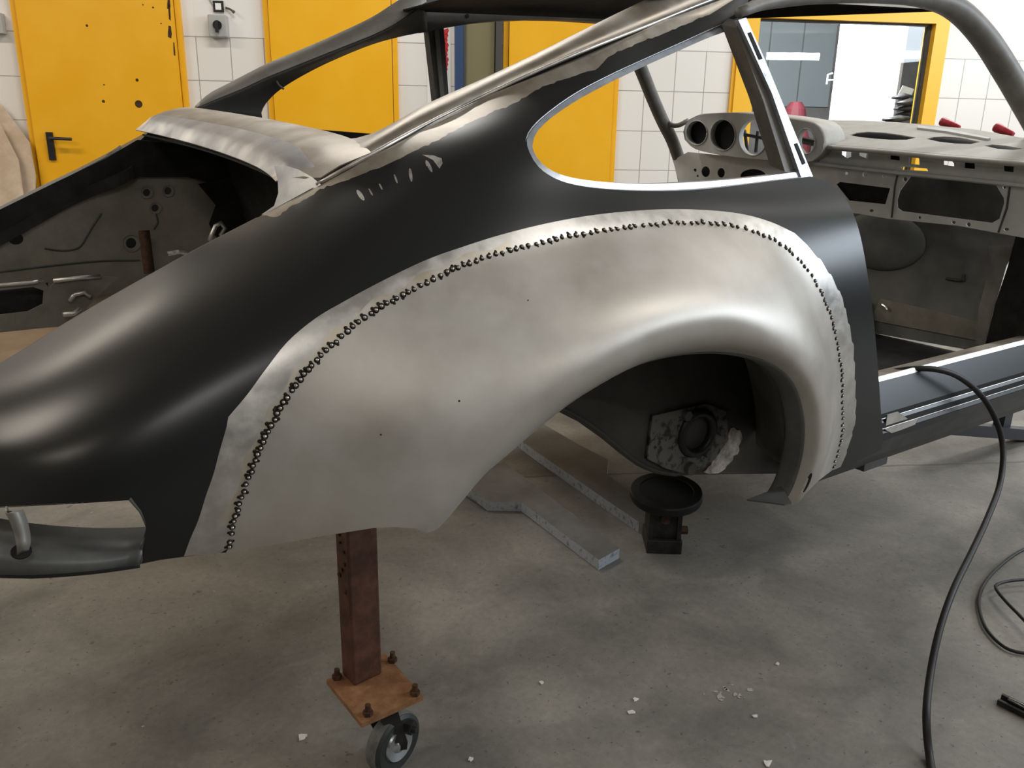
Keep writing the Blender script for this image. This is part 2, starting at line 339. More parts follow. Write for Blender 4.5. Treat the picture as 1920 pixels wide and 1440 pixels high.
def plate(mb, pts3, tvec, holes=(), mi=0, slots=()):
    """flat plate from a loop of (nearly) coplanar places, extruded by tvec"""
    pts3 = np.asarray(pts3, float); o = pts3.mean(0); nn = np.zeros(3)
    for i in range(len(pts3)): nn += np.cross(pts3[i]-o, pts3[(i+1) % len(pts3)]-o)
    nn /= np.linalg.norm(nn); u = np.cross(nn, [0, 0, 1.0]); u = u/np.linalg.norm(u) if np.linalg.norm(u) > 1e-3 else np.array([1.0, 0, 0]); v = np.cross(nn, u)
    to = lambda Q: np.stack([(np.asarray(Q)-o)@u, (np.asarray(Q)-o)@v], 1)
    tv = np.asarray(tvec, float); fl = np.dot(np.cross(u, v), tv) > 0
    return sheet(mb, to(pts3), plane_fn(o, u, v), 1.0, [to(h) for h in holes], None, [(to(s[0]), s[1]) for s in slots], flip=bool(fl), tdir=tv, mi=mi)
def ell(cx, cy, rx, ry, n=28, rot=0.0):
    a = np.linspace(0, 2*np.pi, n, endpoint=False); x = rx*np.cos(a); y = ry*np.sin(a); c, s = math.cos(rot), math.sin(rot)
    return np.stack([cx+x*c-y*s, cy+x*s+y*c], 1)
def tube(mb, path, rad, n=12, mi=0, caps=True, flat=None):
    p = np.asarray(path, float); m = len(p); rad = np.broadcast_to(np.asarray(rad, float), (m,))
    t = np.gradient(p, axis=0); t /= np.linalg.norm(t, axis=1)[:, None]
    ref = np.array([0, 0, 1.0]); 
    if abs(t[0]@ref) > 0.9: ref = np.array([1.0, 0, 0])
    V = []; u = np.cross(t[0], ref); u /= np.linalg.norm(u)
    for i in range(m):
        u = u-t[i]*(u@t[i]); u /= np.linalg.norm(u); v = np.cross(t[i], u)
        for k in range(n):
            a = 2*np.pi*k/n; V.append(p[i]+rad[i]*(u*math.cos(a)+v*math.sin(a)*(flat or 1.0)))
    Fc = []
    for i in range(m-1):
        for k in range(n): Fc.append((i*n+k, i*n+(k+1) % n, (i+1)*n+(k+1) % n, (i+1)*n+k))
    if caps: Fc += [tuple(range(n))[::-1], tuple((m-1)*n+k for k in range(n))]
    mb.add(V, Fc, mi); return mb
def cyl(mb, c, axis, r, h, n=24, mi=0, prof=None):
    """lathe about axis; prof: list of (radius, height)"""
    a = np.asarray(axis, float); a /= np.linalg.norm(a); ref = np.array([0, 0, 1.0]) if abs(a[2]) < 0.9 else np.array([1.0, 0, 0])
    u = np.cross(ref, a); u /= np.linalg.norm(u); v = np.cross(a, u); prof = prof or [(r, 0), (r, h)]; V = []; Fc = []
    for (rr, hh) in prof:
        for k in range(n):
            t = 2*np.pi*k/n; V.append(np.asarray(c)+a*hh+rr*(u*math.cos(t)+v*math.sin(t)))
    for i in range(len(prof)-1):
        for k in range(n): Fc.append((i*n+k, i*n+(k+1) % n, (i+1)*n+(k+1) % n, (i+1)*n+k))
    Fc += [tuple(range(n))[::-1], tuple((len(prof)-1)*n+k for k in range(n))]
    mb.add(V, Fc, mi); return mb
def box(mb, o, a, b, c, mi=0):
    o, a, b, c = (np.asarray(q, float) for q in (o, a, b, c))
    V = [o, o+a, o+a+b, o+b, o+c, o+a+c, o+a+b+c, o+b+c]; Fc = [(0, 3, 2, 1), (4, 5, 6, 7), (0, 1, 5, 4), (1, 2, 6, 5), (2, 3, 7, 6), (3, 0, 4, 7)]
    if np.dot(np.cross(a, b), c) < 0: Fc = [f[::-1] for f in Fc]
    mb.add(V, Fc, mi); return mb
def wbox(mb, s0, s1, n0, n1, z0, z1, mi=0):
    o = wpos(s0, n0, z0); return box(mb, o, wpos(s1, n0, z0)-o, wpos(s0, n1, z0)-o, [0, 0, z1-z0], mi)
def torus(mb, c, axis, R, r, n=28, m=8, mi=0, sq=1.0):
    a = np.asarray(axis, float); a /= np.linalg.norm(a); ref = np.array([0, 0, 1.0]) if abs(a[2]) < 0.9 else np.array([1.0, 0, 0])
    u = np.cross(ref, a); u /= np.linalg.norm(u); v = np.cross(a, u); V = []; Fc = []
    for i in range(n):
        t = 2*np.pi*i/n; d = u*math.cos(t)+v*math.sin(t)
        for j in range(m):
            f = 2*np.pi*j/m; V.append(np.asarray(c)+d*(R+r*math.cos(f))+a*r*sq*math.sin(f))
    for i in range(n):
        for j in range(m): Fc.append((i*m+j, ((i+1) % n)*m+j, ((i+1) % n)*m+(j+1) % m, i*m+(j+1) % m))
    mb.add(V, Fc, mi); return mb

# ================================================================== THE SETTING
def struct(o): o['kind'] = 'structure'; return o
S0, S1, N1, CEIL = -5.0, 15.0, 17.0, 3.5
# tiled wall with the window opening
WX0, WX1, WZ1, WZ0 = 3.325, 4.655, 1.97, 0.62
def wall_fn(P): return np.stack([WA[0]+WT[0]*P[:, 0], WA[1]+WT[1]*P[:, 0], P[:, 1]], 1)
mb = MB(); sheet(mb, [(S0, 0), (S1, 0), (S1, CEIL), (S0, CEIL)], wall_fn, 1, [[(WX0, WZ0), (WX1, WZ0), (WX1, WZ1), (WX0, WZ1)]], tdir=(-WN[0]*0.15, -WN[1]*0.15, 0), flip=False)
struct(mb.build('wall_back', 'wall', origin=(WA[0], WA[1], 0), rotz=WANG))
for nm, a in (('wall_left', (S0-0.15, S0, -0.15, N1)), ('wall_right', (S1, S1+0.15, -0.15, N1)), ('wall_front', (S0, S1, N1, N1+0.15))):
    mb = MB(); wbox(mb, *a, 0, CEIL); struct(mb.build(nm, 'plaster'))
mb = MB(); wbox(mb, S0-0.2, S1+0.2, -0.2, N1+0.2, CEIL, CEIL+0.1); struct(mb.build('ceiling', 'ceiling'))
mb = MB(); wbox(mb, S0-0.2, S1+0.2, -3.5, N1+0.2, -0.1, 0); struct(mb.build('floor', 'floor', origin=(0, 0, 0)))
# room behind the window
mb = MB(); wbox(mb, 2.2, 7.2, -3.4, -3.3, 0, CEIL); wbox(mb, 2.1, 2.2, -3.4, -0.16, 0, CEIL); wbox(mb, 7.2, 7.3, -3.4, -0.16, 0, CEIL); wbox(mb, 2.1, 7.3, -3.4, -0.16, 2.9, 3.0)
struct(mb.build('wall_inner', 'room_grey'))
mb = MB()
for k in range(7): wbox(mb, 3.05+0.36*k, 3.05+0.36*k+0.345, -3.3, -3.285, 1.45, 2.9)
struct(mb.build('trim_1', 'room_tile'))
# window: frame, sill, pane
fr = MB()
wbox(fr, WX0-0.07, WX0+0.062, -0.1, 0.035, WZ0-0.05, WZ1+0.04); wbox(fr, WX1-0.062, WX1+0.02, -0.1, 0.035, WZ0-0.05, WZ1+0.04)
wbox(fr, WX0+0.062, WX1-0.062, -0.1, 0.035, WZ1-0.10, WZ1+0.04); wbox(fr, WX0+0.062, WX1-0.062, -0.1, 0.035, WZ0-0.05, WZ0+0.05)
wbox(fr, WX0-0.09, WX0-0.07, 0, 0.02, WZ0-0.05, WZ1+0.06); wbox(fr, WX1+0.02, WX1+0.045, 0, 0.02, WZ0-0.05, WZ1+0.06)
wf = struct(fr.build('window_1', 'yellow_frame'))
g = MB(); wbox(g, WX0+0.06, WX1-0.06, -0.034, -0.028, WZ0+0.04, WZ1-0.09); g.build('window_pane', 'glass', wf)
g = MB()
for (a, b_) in ((WX0+0.055, WX0+0.078), (WX1-0.085, WX1-0.055)): wbox(g, a, b_, -0.05, -0.012, WZ0+0.04, WZ1-0.09)
wbox(g, WX0+0.055, WX1-0.055, -0.05, -0.012, WZ1-0.112, WZ1-0.09); g.build('window_gasket', 'dark_frame', wf)
# doors
def door(name, s0, s1, frame=True):
    mb = MB(); wbox(mb, s0, s1, 0, 0.045, 0.01, 2.12)
    d = struct(mb.build(name, 'yellow'))
    mb = MB()
    for (a, b_) in ((s0-0.035, s0-0.004), (s1+0.004, s1+0.035)): wbox(mb, a, b_, 0, 0.03, 0, 2.16)
    wbox(mb, s0-0.035, s1+0.035, 0, 0.03, 2.124, 2.16); mb.build('door_frame', 'yellow', d); return d
d1 = door('door_1', -1.13, -0.245); d2 = door('door_2', 0.305, 1.035); d3 = door('door_3', 1.765, 2.445)
# lever handle on a long backplate
p = wl(96, 274, 0.045); mb = MB()
wbox(mb, p[0]-0.018, p[0]+0.020, 0.045, 0.057, p[1]-0.082, p[1]+0.082)
h = mb.build('door_handle', 'black_plastic', d1)
mb = MB(); q = wl(95, 259, 0.07); tube(mb, [wpos(q[0], 0.05, q[1]), wpos(q[0], 0.085, q[1]), wpos(q[0]+0.012, 0.098, q[1]), wpos(q[0]+0.13, 0.098, q[1]-0.004)], 0.0095, 10); mb.build('lever', 'black_plastic', h)
# holes and chips in the door leaf (each a shallow dark plug)
mb = MB()
for (x, y, r) in ((260, 195, 0.022), (194, 190, 0.009), (257, 150, 0.009), (163, 48, 0.007), (195, 159, 0.004), (268, 9, 0.004), (287, 14, 0.005), (302, 44, 0.004)):
    p = wl(x, y, 0.045); mb = MB(); cyl(mb, wpos(p[0], 0.0445, p[1]), [WN[0], WN[1], 0], r, 0.0012, 16); mb.build('leaf_hole', 'rust_dark', d1)

mb = MB()
for (x, y, a, b_) in ((317, 8, 0.010, 0.03), (319, 60, 0.012, 0.035), (327, 92, 0.005, 0.04), (318, 22, 0.006, 0.05)):
    p = wl(x, y, 0.045); pl = [wpos(p[0]+u*a*(1+0.3*math.sin(5*u)), 0.0450, p[1]+v*b_) for u, v in ((-1, -0.8), (0.2, -1), (1, -0.3), (0.6, 0.9), (-0.5, 1), (-0.8, 0.1))]
    mb = MB(); plate(mb, pl, [WN[0]*0.001, WN[1]*0.001, 0]); mb.build('paint_chip', 'rust_dark', d1)

# ------------------------------------------------------------------ things on and by the wall
def wtag(mb, name, mats, label, cat, group=None): return tag(mb.build(name, mats), label, cat, group)
p = wl(412, 50); r0 = root('isolator_switch', 'grey isolator switch box with black rotary knob between two yellow doors', 'switch', wpos(p[0], 0.0, p[1]-0.065))
mb = MB(); wbox(mb, p[0]-0.055, p[0]+0.055, 0.0, 0.06, p[1]-0.065, p[1]+0.062); o = mb.build('housing', 'grey_plastic', r0)
bv = o.modifiers.new('bevel', 'BEVEL'); bv.width = 0.008; bv.segments = 3
mb = MB(); cyl(mb, wpos(p[0], 0.058, p[1]+0.002), [WN[0], WN[1], 0], 0.026, 0.012, 24); wbox(mb, p[0]-0.009, p[0]+0.009, 0.066, 0.090, p[1]-0.040, p[1]+0.022); mb.build('rotary_knob', 'black_plastic', r0)
p = wl(410, 12); mb = MB(); wbox(mb, p[0]-0.030, p[0]+0.030, 0.0, 0.012, p[1]-0.032, p[1]+0.030)
r0 = root('label_plate', 'small black framed white label plate above the isolator switch', 'sign', wpos(p[0], 0.006, p[1]-0.032)); mb.build('plate_frame', 'black_plastic', r0)
mb = MB(); wbox(mb, p[0]-0.017, p[0]+0.017, 0.0115, 0.014, p[1]-0.020, p[1]+0.016); mb.build('plate_face', 'white_label', r0)
mb = MB(); a = wl(424, 15); b_ = wl(440, 23); tube(mb, [wpos(a[0], 0.01, a[1]), wpos((a[0]+b_[0])/2, 0.02, (a[1]+b_[1])/2+0.004), wpos(b_[0], 0.03, b_[1])], 0.006, 8); tube(mb, [wpos(b_[0]-0.006, 0.03, b_[1]+0.004), wpos(b_[0]+0.004, 0.03, b_[1]-0.006)], 0.009, 8)
wtag(mb, 'pull_lever', 'dark_frame', 'thin dark lever sticking out beside the label plate', 'lever')
mb = MB(); a = wl(392, -6); b_ = wl(400, 8); tube(mb, [wpos(a[0]-0.02, 0.008, a[1]+0.25), wpos(a[0], 0.008, a[1]), wpos(b_[0], 0.008, b_[1])], 0.005, 8); wtag(mb, 'wall_cable', 'grey_plastic', 'thin grey cable running down to the label plate', 'cable')
p = wl(2, 45); mb = MB(); wbox(mb, p[0]-0.06, p[0]+0.026, 0, 0.05, p[1]-0.055, p[1]+0.055); o = mb.build('wall_switch', 'grey_plastic'); tag(o, 'pale switch box on the tiles at the left edge beside the first yellow door', 'switch')
mb = MB(); wbox(mb, p[0]-0.04, p[0]+0.006, 0.05, 0.056, p[1]-0.03, p[1]+0.03); mb.build('rocker', 'dark_frame', o)
# poster, blue cupboard
p0 = wl(818, 50); p1 = wl(846, 50); mb = MB(); wbox(mb, p0[0]-0.06, p1[0]-0.004, 0, 0.004, 1.15, 1.80); o = mb.build('poster', 'white_label'); tag(o, 'red and white poster on the wall left of the blue cupboard', 'poster')
mb = MB()
for k in range(9):
    x = wl(838-(k % 3), 60+9*k, 0.004); pts = [wpos(x[0]+dx, 0.0042, x[1]+dz) for dx, dz in ((-0.035, -0.012), (0.0, -0.02), (0.012, 0.008), (0.006, 0.022), (-0.02, 0.012))]; plate(mb, pts, [WN[0]*0.0008, WN[1]*0.0008, 0])
mb.build('poster_print', 'red_print', o)
s0, s1 = wl(849, 120)[0], wl(944, 120)[0]
r0 = root('cupboard', 'blue framed cupboard with an olive door panel between poster and yellow door', 'cupboard', wpos((s0+s1)/2, 0.05, 0))
c0, c1 = s0+0.01, s1-0.02
mb = MB(); wbox(mb, c0, c0+0.05, 0.0, 0.10, 0, 1.98); wbox(mb, c0+0.05, c1-0.04, 0.0, 0.10, 1.90, 1.98); wbox(mb, c0+0.05, c1-0.04, 0.0, 0.10, 0, 0.08); mb.build('frame', 'blue', r0)
mb = MB(); wbox(mb, c0+0.055, c1-0.045, 0.0, 0.075, 0.085, 1.895); mb.build('door_panel', 'olive_glass', r0)
mb = MB(); wbox(mb, c1-0.04, c1, 0.0, 0.10, 0, 1.98); wbox(mb, c0+0.05, c0+0.068, 0.076, 0.09, 0.085, 1.895); mb.build('edge_trim', 'dark_frame', r0)
# boards leaning at the left
def board(px, n0, label):
    mb = MB(); pts = []
    for (x, y) in px: q = wl(x, y, n0); pts.append(wpos(q[0], n0+max(0.0, (1.2-q[1]))*0.12, q[1]))
    plate(mb, pts, [-WN[0]*0.014, -WN[1]*0.014, 0]); return wtag(mb, 'wooden_board', 'wood', label, 'board', 'boards leaning by the first door')
board([(-60, 150), (2, 196), (58, 268), (72, 330), (78, 700), (-60, 700)], 0.06, 'pale wooden board with slanted top leaning beside the first yellow door')
board([(-60, 205), (0, 232), (38, 300), (52, 372), (60, 700), (-60, 700)], 0.12, 'front pale wooden board leaning against the taller board at the left edge')
mb = MB(); plate(mb, [at(x, y, 2, 0.012) for x, y in ((-120, 655), (120, 585), (140, 660), (-120, 760))], [0, 0, -0.011]); wtag(mb, 'floor_board', 'brown_board', 'brown board lying on the floor behind the car tail', 'board')
# behind the glass
r0 = root('open_door', 'bright white open door seen behind the window glass', 'door', wpos(4.6, -0.9, 0))
def n_at(x, y, n): q = wl(x, y, n); return wpos(q[0], n, q[1])
mb = MB(); a, b_ = n_at(1572, 120, -1.0), n_at(1694, 120, -0.55)
t_ = b_-a; t_[2] = 0; nn = np.cross(t_, [0, 0, 1.0]); nn = nn/np.linalg.norm(nn)*0.04
box(mb, [a[0], a[1], 0.02], t_, nn, [0, 0, 1.98]); mb.build('door_leaf', 'white_door', r0)
mb = MB(); q = n_at(1550, 158, -0.98); tube(mb, [q, q+[0, 0, 0.07], q+t_/np.linalg.norm(t_)*0.04+[0, 0, 0.08]], 0.007, 8); tube(mb, [q+[0, 0, 0.03], q+[0, 0, 0.03]+t_/np.linalg.norm(t_)*0.12], 0.006, 8); mb.build('hook_handle', 'white_label', r0)
mb = MB(); q = n_at(1489, 225, -1.9); cyl(mb, [q[0], q[1], 0.7], [0, 0, 1], 0.2, 1, 20, prof=[(0.17, 0), (0.17, 0.38), (0.12, 0.50), (0.09, 0.68), (0.05, 0.74)]); wtag(mb, 'gas_bottle', 'red_dark', 'red bottle shape standing in the room behind the glass', 'bottle')
mb = MB(); q = n_at(1489, 225, -1.9); wbox(mb, (q[:2]-WA)@WT-0.4, (q[:2]-WA)@WT+0.5, -2.25, -1.6, 0.62, 0.7); wbox(mb, (q[:2]-WA)@WT-0.38, (q[:2]-WA)@WT+0.48, -2.2, -1.65, 0.0, 0.62); wtag(mb, 'workbench', 'room_grey', 'grey bench in the room behind the window carrying the red bottle', 'bench')
mb = MB(); rr = random.Random(3)
q0 = n_at(1690, 215, -0.30)
for k in range(9):
    c = q0+np.array([rr.uniform(-0.10, 0.10), rr.uniform(-0.03, 0.03), -0.18+0.038*k]); V = []; m_ = 16
    tube(mb, [c-[WT[0]*(0.16-0.010*k), WT[1]*(0.16-0.010*k), 0.01], c, c+[WT[0]*(0.15-0.010*k), WT[1]*(0.15-0.010*k), 0.004]], [0.018, 0.05, 0.014], 10, flat=0.5)
tag(mb.build('bag_pile', 'bag', smooth=True), 'pile of folded black sheets stacked behind the glass at lower right', 'pile')
mb = MB(); qs = (q0[:2]-WA)@WT; wbox(mb, qs-0.3, qs+0.3, -0.45, -0.16, 0.0, q0[2]-0.225); wtag(mb, 'inner_shelf', 'room_grey', 'low grey shelf carrying the black pile behind the glass', 'shelf')
mb = MB(); plate(mb, [n_at(x, y, -0.40) for x, y in ((1693, 160), (1714, 167), (1706, 187), (1683, 180))], [-WN[0]*0.004, -WN[1]*0.004, 0]); wtag(mb, 'paper_sheet', 'white_label', 'small tilted paper sheet above the black pile behind the glass', 'paper')

# ================================================================== THE CAR SHELL
car = root('car_body_shell', 'bare metal and black coupe body shell with a welded wide rear fender', 'car', (0.0, -0.1, LIFT))
STX = [-0.90, -0.80, -0.70, -0.60, -0.45, -0.39, -0.32, -0.15, 0.10, 0.35, 0.60, 0.95]
SEC = [
 [(-.50, .37), (-.52, .40), (-.52, .43), (-.51, .46), (-.50, .49), (-.48, .51), (-.45, .525), (-.42, .53), (-.38, .53)],
 [(-.665, .375), (-.69, .405), (-.70, .44), (-.69, .475), (-.67, .508), (-.635, .528), (-.595, .545), (-.545, .557), (-.49, .563)],
 [(-.745, .37), (-.76, .405), (-.765, .45), (-.755, .50), (-.735, .535), (-.70, .567), (-.645, .592), (-.575, .607), (-.495, .614)],
 [(-.775, .366), (-.785, .40), (-.79, .46), (-.785, .52), (-.765, .57), (-.728, .605), (-.667, .638), (-.587, .658), (-.50, .667)],
 [(-.79, .355), (-.80, .40), (-.81, .48), (-.805, .55), (-.785, .62), (-.748, .668), (-.685, .706), (-.595, .730), (-.50, .738)],
 [(-.793, .345), (-.805, .40), (-.815, .485), (-.81, .56), (-.79, .635), (-.752, .69), (-.69, .734), (-.605, .759), (-.505, .766)],
 [(-.795, .335), (-.81, .40), (-.82, .49), (-.815, .57), (-.795, .65), (-.755, .71), (-.69, .765), (-.62, .797), (-.557, .812)],
 [(-.795, .30), (-.815, .38), (-.825, .49), (-.82, .58), (-.80, .66), (-.765, .73), (-.71, .80), (-.64, .86), (-.555, .893)],
 [(-.79, .24), (-.815, .36), (-.825, .48), (-.82, .58), (-.80, .67), (-.76, .745), (-.70, .815), (-.635, .915), (-.54, .995)],
 [(-.78, .20), (-.81, .34), (-.825, .47), (-.82, .58), (-.80, .67), (-.755, .745), (-.692, .81), (-.62, .95), (-.528, 1.084)],
 [(-.77, .18), (-.805, .33), (-.82, .46), (-.815, .57), (-.795, .66), (-.755, .74), (-.695, .81), (-.605, .99), (-.515, 1.169)],
 [(-.75, .17), (-.79, .32), (-.805, .45), (-.80, .56), (-.785, .65), (-.75, .735), (-.692, .81), (-.595, 1.01), (-.50, 1.215)],
]
def spl(t, Y):
    """natural cubic spline second derivatives along axis 0"""
    t = np.asarray(t, float); Y = np.asarray(Y, float); n = len(t); h = np.diff(t); A = np.eye(n); Bv = np.zeros_like(Y)
    for i in range(1, n-1):
        A[i, i-1] = h[i-1]; A[i, i] = 2*(h[i-1]+h[i]); A[i, i+1] = h[i]; Bv[i] = 6*((Y[i+1]-Y[i])/h[i]-(Y[i]-Y[i-1])/h[i-1])
    return np.tensordot(np.linalg.inv(A), Bv, 1)
def spe(t, Y, D2, x):
    t = np.asarray(t); i = np.clip(np.searchsorted(t, x)-1, 0, len(t)-2); h = (t[i+1]-t[i]); xx = np.clip(x, t[0]-0.05, t[-1]+0.05)
    a = ((t[i+1]-xx)/h); b_ = ((xx-t[i])/h); sh = (-1,)+(1,)*(Y.ndim-1); a = a.reshape(sh); b_ = b_.reshape(sh); hh = h.reshape(sh)
    return a*Y[i]+b_*Y[i+1]+((a**3-a)*D2[i]+(b_**3-b_)*D2[i+1])*hh*hh/6
SECA = np.array(SEC)
XG = np.linspace(-0.90, 0.95, 75)                  # fair the hand-measured sections along the length
def fair(t, Y, lam):
    A = np.zeros((len(t), len(XG)))
    for k, x in enumerate(t):
        i = min(np.searchsorted(XG, x, side='right')-1, len(XG)-2); f = (x-XG[i])/(XG[1]-XG[0]); A[k, i] = 1-f; A[k, i+1] = f
    D = np.diff(np.eye(len(XG)), 3, axis=0)
    return np.linalg.solve(A.T@A+lam*D.T@D, A.T@Y)
SECF = np.zeros((len(XG), 9, 2))
for j in range(9):
    for c in range(2): SECF[:, j, c] = fair(STX, SECA[:, j, c], 60.0 if j < 6 else (8.0 if j < 8 else 0.02))
STX = XG; SECA = SECF; SX2 = spl(STX, SECA)
def base(P):
    """P: (x, v) with v in 0..1 from the lower edge to the top edge -> car coordinates"""
    P = np.asarray(P, float); C9 = spe(STX, SECA, SX2, P[:, 0])                   # (N,9,2)
    tv = np.linspace(0, 1, 9); C = np.swapaxes(C9, 0, 1); D2 = spl(tv, C)
    v = P[:, 1]; i = np.clip((v*8).astype(int), 0, 7); h = 0.125; a = (tv[i+1]-v)/h; b_ = (v-tv[i])/h; k = np.arange(len(v))
    a = a[:, None]; b_ = b_[:, None]
    yz = a*C[i, k]+b_*C[i+1, k]+((a**3-a)*D2[i, k]+(b_**3-b_)*D2[i+1, k])*h*h/6
    return np.stack([P[:, 0], yz[:, 0], yz[:, 1]], 1)
SEAM_PX = [(424, 1036), (428, 1028), (436, 990), (447, 950), (462, 905), (478, 865), (496, 822), (515, 785), (540, 742), (570, 703), (600, 668), (640, 632), (690, 592), (740, 562), (790, 535), (840, 510), (900, 487), (960, 468), (1020, 455), (1080, 441), (1150, 430), (1220, 421), (1280, 418), (1340, 420), (1400, 430), (1450, 450), (1490, 480), (1520, 515), (1545, 560), (1562, 610), (1573, 660), (1578, 710), (1580, 760), (1578, 810), (1570, 850), (1560, 882)]
ARCH_PX = [(790, 991), (815, 989), (838, 982), (856, 966), (876, 936), (905, 893), (950, 848), (1000, 801), (1050, 760), (1100, 728), (1150, 701), (1200, 680), (1250, 667), (1300, 660), (1340, 658), (1380, 662), (1415, 673), (1445, 695), (1468, 730), (1484, 775), (1493, 820), (1496, 870), (1492, 918), (1482, 948)]
# inverse of the surface along a sight line
class Surf:
    def __init__(s, fn, x0, x1, y0, y1, nx, ny):
        s.fn = fn; X, Y = np.meshgrid(np.linspace(x0, x1, nx), np.linspace(y0, y1, ny)); s.G = np.stack([X.ravel(), Y.ravel()], 1); V = fn(s.G); s.U = proj(V)
        h = 1e-4; n = np.cross(fn(s.G+[h, 0])-fn(s.G-[h, 0]), fn(s.G+[0, h])-fn(s.G-[0, h])); s.ok = ((CAM-V)*n).sum(1)
    def inv(s, px, sign=None):
        out = []
        for p in np.asarray(px, float):
            d = ((s.U-p)**2).sum(1)
            if sign is not None: d = d+np.where(s.ok*sign > 0, 0, 1e6)
            q = s.G[np.argmin(d)].copy(); best = q.copy(); be = 1e9
            for it in range(14):
                Q = np.array([q, q+[1e-4, 0], q+[0, 1e-4]]); u = proj(s.fn(Q)); e = u[0]-p; n2 = e@e
                if n2 < be: be = n2; best = q.copy()
                if n2 < 1e-4: break
                J = np.stack([(u[1]-u[0])/1e-4, (u[2]-u[0])/1e-4], 1)
                try: dq = np.linalg.solve(J, e)
                except Exception: break
                q = q-np.clip(dq, -0.05, 0.05)
            out.append(best)
        return np.array(out)
fb = lambda P: L(base(P))
SB = Surf(fb, -0.90, 0.98, -0.03, 1.0, 260, 160)
seam_uv = SB.inv(smooth_line(SEAM_PX, 14)); seam_xz = base(seam_uv)[:, [0, 2]]
arch3 = ay(smooth_line(ARCH_PX, 10), -0.842); arch_xz = np.stack([arch3[:, 0], arch3[:, 2]-LIFT], 1)
arch_poly = np.vstack([arch_xz, [arch_xz[-1]+[0.0, -0.4]], [arch_xz[0]+[0, -0.4]]])
seam_poly = np.vstack([seam_xz, [seam_xz[-1]+[0.05, -0.4]], [seam_xz[0]+[-0.05, -0.4]]])
keep = (proj(arch3)[:, 0] > 858); arch_f = arch_xz[keep]; tg = arch_f[0]-arch_f[3]; tg /= np.linalg.norm(tg); arch_f = np.vstack([arch_f[0]+tg*0.35, arch_f, arch_f[-1]+[0.0, -0.3]])
ext = lambda l: np.vstack([l[0]+(l[0]-l[1])/np.linalg.norm(l[0]-l[1])*0.3, l, l[-1]+(l[-1]-l[-2])/np.linalg.norm(l[-1]-l[-2])*0.3])
seam_ext = ext(seam_xz)
CRB, DCM, DLM = 0.060, 0.078, 0.024
def flare_d(xz):
    rho = dist_poly(xz, arch_f); rho = np.where(inside(xz, arch_f), 0.0, rho); de = dist_poly(xz, seam_ext); ins = inside(xz, seam_poly)
    fr = np.clip((xz[:, 0]-0.20)/0.24, 0, 1); CREST = CRB-0.036*fr*fr*(3-2*fr)
    rear = np.clip((0.02-xz[:, 0])/0.32, 0, 1); rear = rear*rear*(3-2*rear)*np.clip((0.66-xz[:, 1])/0.2, 0, 1)
    DC = DCM-0.016*rear; DL = DC-(DCM-DLM)*(1-0.15*rear)*(1-0.62*fr)
    t = np.clip((rho-CREST)/np.maximum(rho-CREST+de, 1e-6), 0, 1)
    sm_ = (t-0.22*(1-np.exp(-t/0.22)))/(1-0.22*(1-math.exp(-1/0.22))); out = DC*(0.45*(1-t)**2*(1+2*t)+0.55*(1-sm_)**1.3)
    k = np.clip((CREST-rho)/CREST, 0, 1); lip = DC-(DC-DL)*(1-np.sqrt(np.maximum(0, 1-0.90*k*k)))/0.684
    d = np.where(rho < CREST, lip, out); return np.where(ins, d, 0.0)
def body(P):
    B = base(P); d = flare_d(B[:, [0, 2]]); B = B.copy(); B[:, 1] -= d*0.97; B[:, 2] += d*0.10*np.clip((B[:, 2]-0.45)/0.2, 0, 1); return B
fbody = lambda P: L(body(P))
def inv_body_v(xz):
    """v of the points of the shell with given (x, z)"""
    vv = np.linspace(-0.03, 0.8, 160); out = []
    for x, z in xz:
        B = base(np.stack([np.full(160, x), vv], 1)); out.append((x, np.interp(z, B[:, 2], vv)))
    return np.array(out)
VS = 0.95                                          # v is about this long in x units
arch_uv = inv_body_v(arch_xz)
def jag(px, amp, step):
    p = dens(px, step); out = []
    for i, q in enumerate(p):
        a = p[max(0, i-1)]; b_ = p[min(len(p)-1, i+1)]; t = (b_-a)/np.linalg.norm(b_-a); nrm = np.array([-t[1], t[0]])
        out.append(q+nrm*amp*(random.uniform(-1, 1)**3*1.2 if amp < 3 else random.uniform(-1, 1)))
    return np.array(out)
# --- black quarter panel ------------------------------------------------------------
DOOR_PX = [(1522, 333), (1548, 340), (1568, 352), (1584, 370), (1598, 396), (1610, 430), (1620, 475), (1629, 530), (1637, 590), (1643, 650), (1648, 715), (1652, 775), (1656, 825), (1652, 843)]
WIN_PX = [(1392, 33), (1340, 53), (1280, 80), (1200, 116), (1140, 144), (1080, 176), (1030, 211), (1000, 239), (988, 262), (993, 286), (1010, 313), (1040, 334), (1080, 347), (1140, 355), (1220, 358), (1300, 356), (1380, 348), (1450, 339), (1520, 331)]
win_uv = SB.inv(smooth_line(WIN_PX, 12)); door_uv = SB.inv(smooth_line(DOOR_PX, 12))
OUT_PX = [(345, 1043), (357, 1010), (372, 975), (386, 930), (400, 890), (412, 845), (425, 800), (428, 782), (440, 768), (465, 738), (500, 690), (540, 640), (590, 598), (640, 568), (720, 525), (800, 487), (870, 462), (940, 440), (1020, 420), (1100, 405), (1180, 396), (1260, 392), (1340, 395), (1400, 403), (1450, 418), (1490, 437), (1512, 460), (1540, 490), (1560, 520), (1580, 560), (1592, 610), (1600, 650), (1603, 700), (1605, 760), (1603, 795), (1590, 840), (1577, 876)]
_ol = smooth_line(OUT_PX[:26], 10); _or = dens(OUT_PX[26:], 5); _st = []
for i, q in enumerate(_or):
    c = np.array([1440.0, 640.0]); d = (q-c)/np.linalg.norm(q-c); _st.append(q+d*(2.8*(1-((i*5) % 34)/34.0)-1.2))
out_uv = SB.inv(np.vstack([_ol, np.array(_st)]))
LOWB_PX = [(1652, 843), (1620, 859), (1577, 876), (1560, 882)]
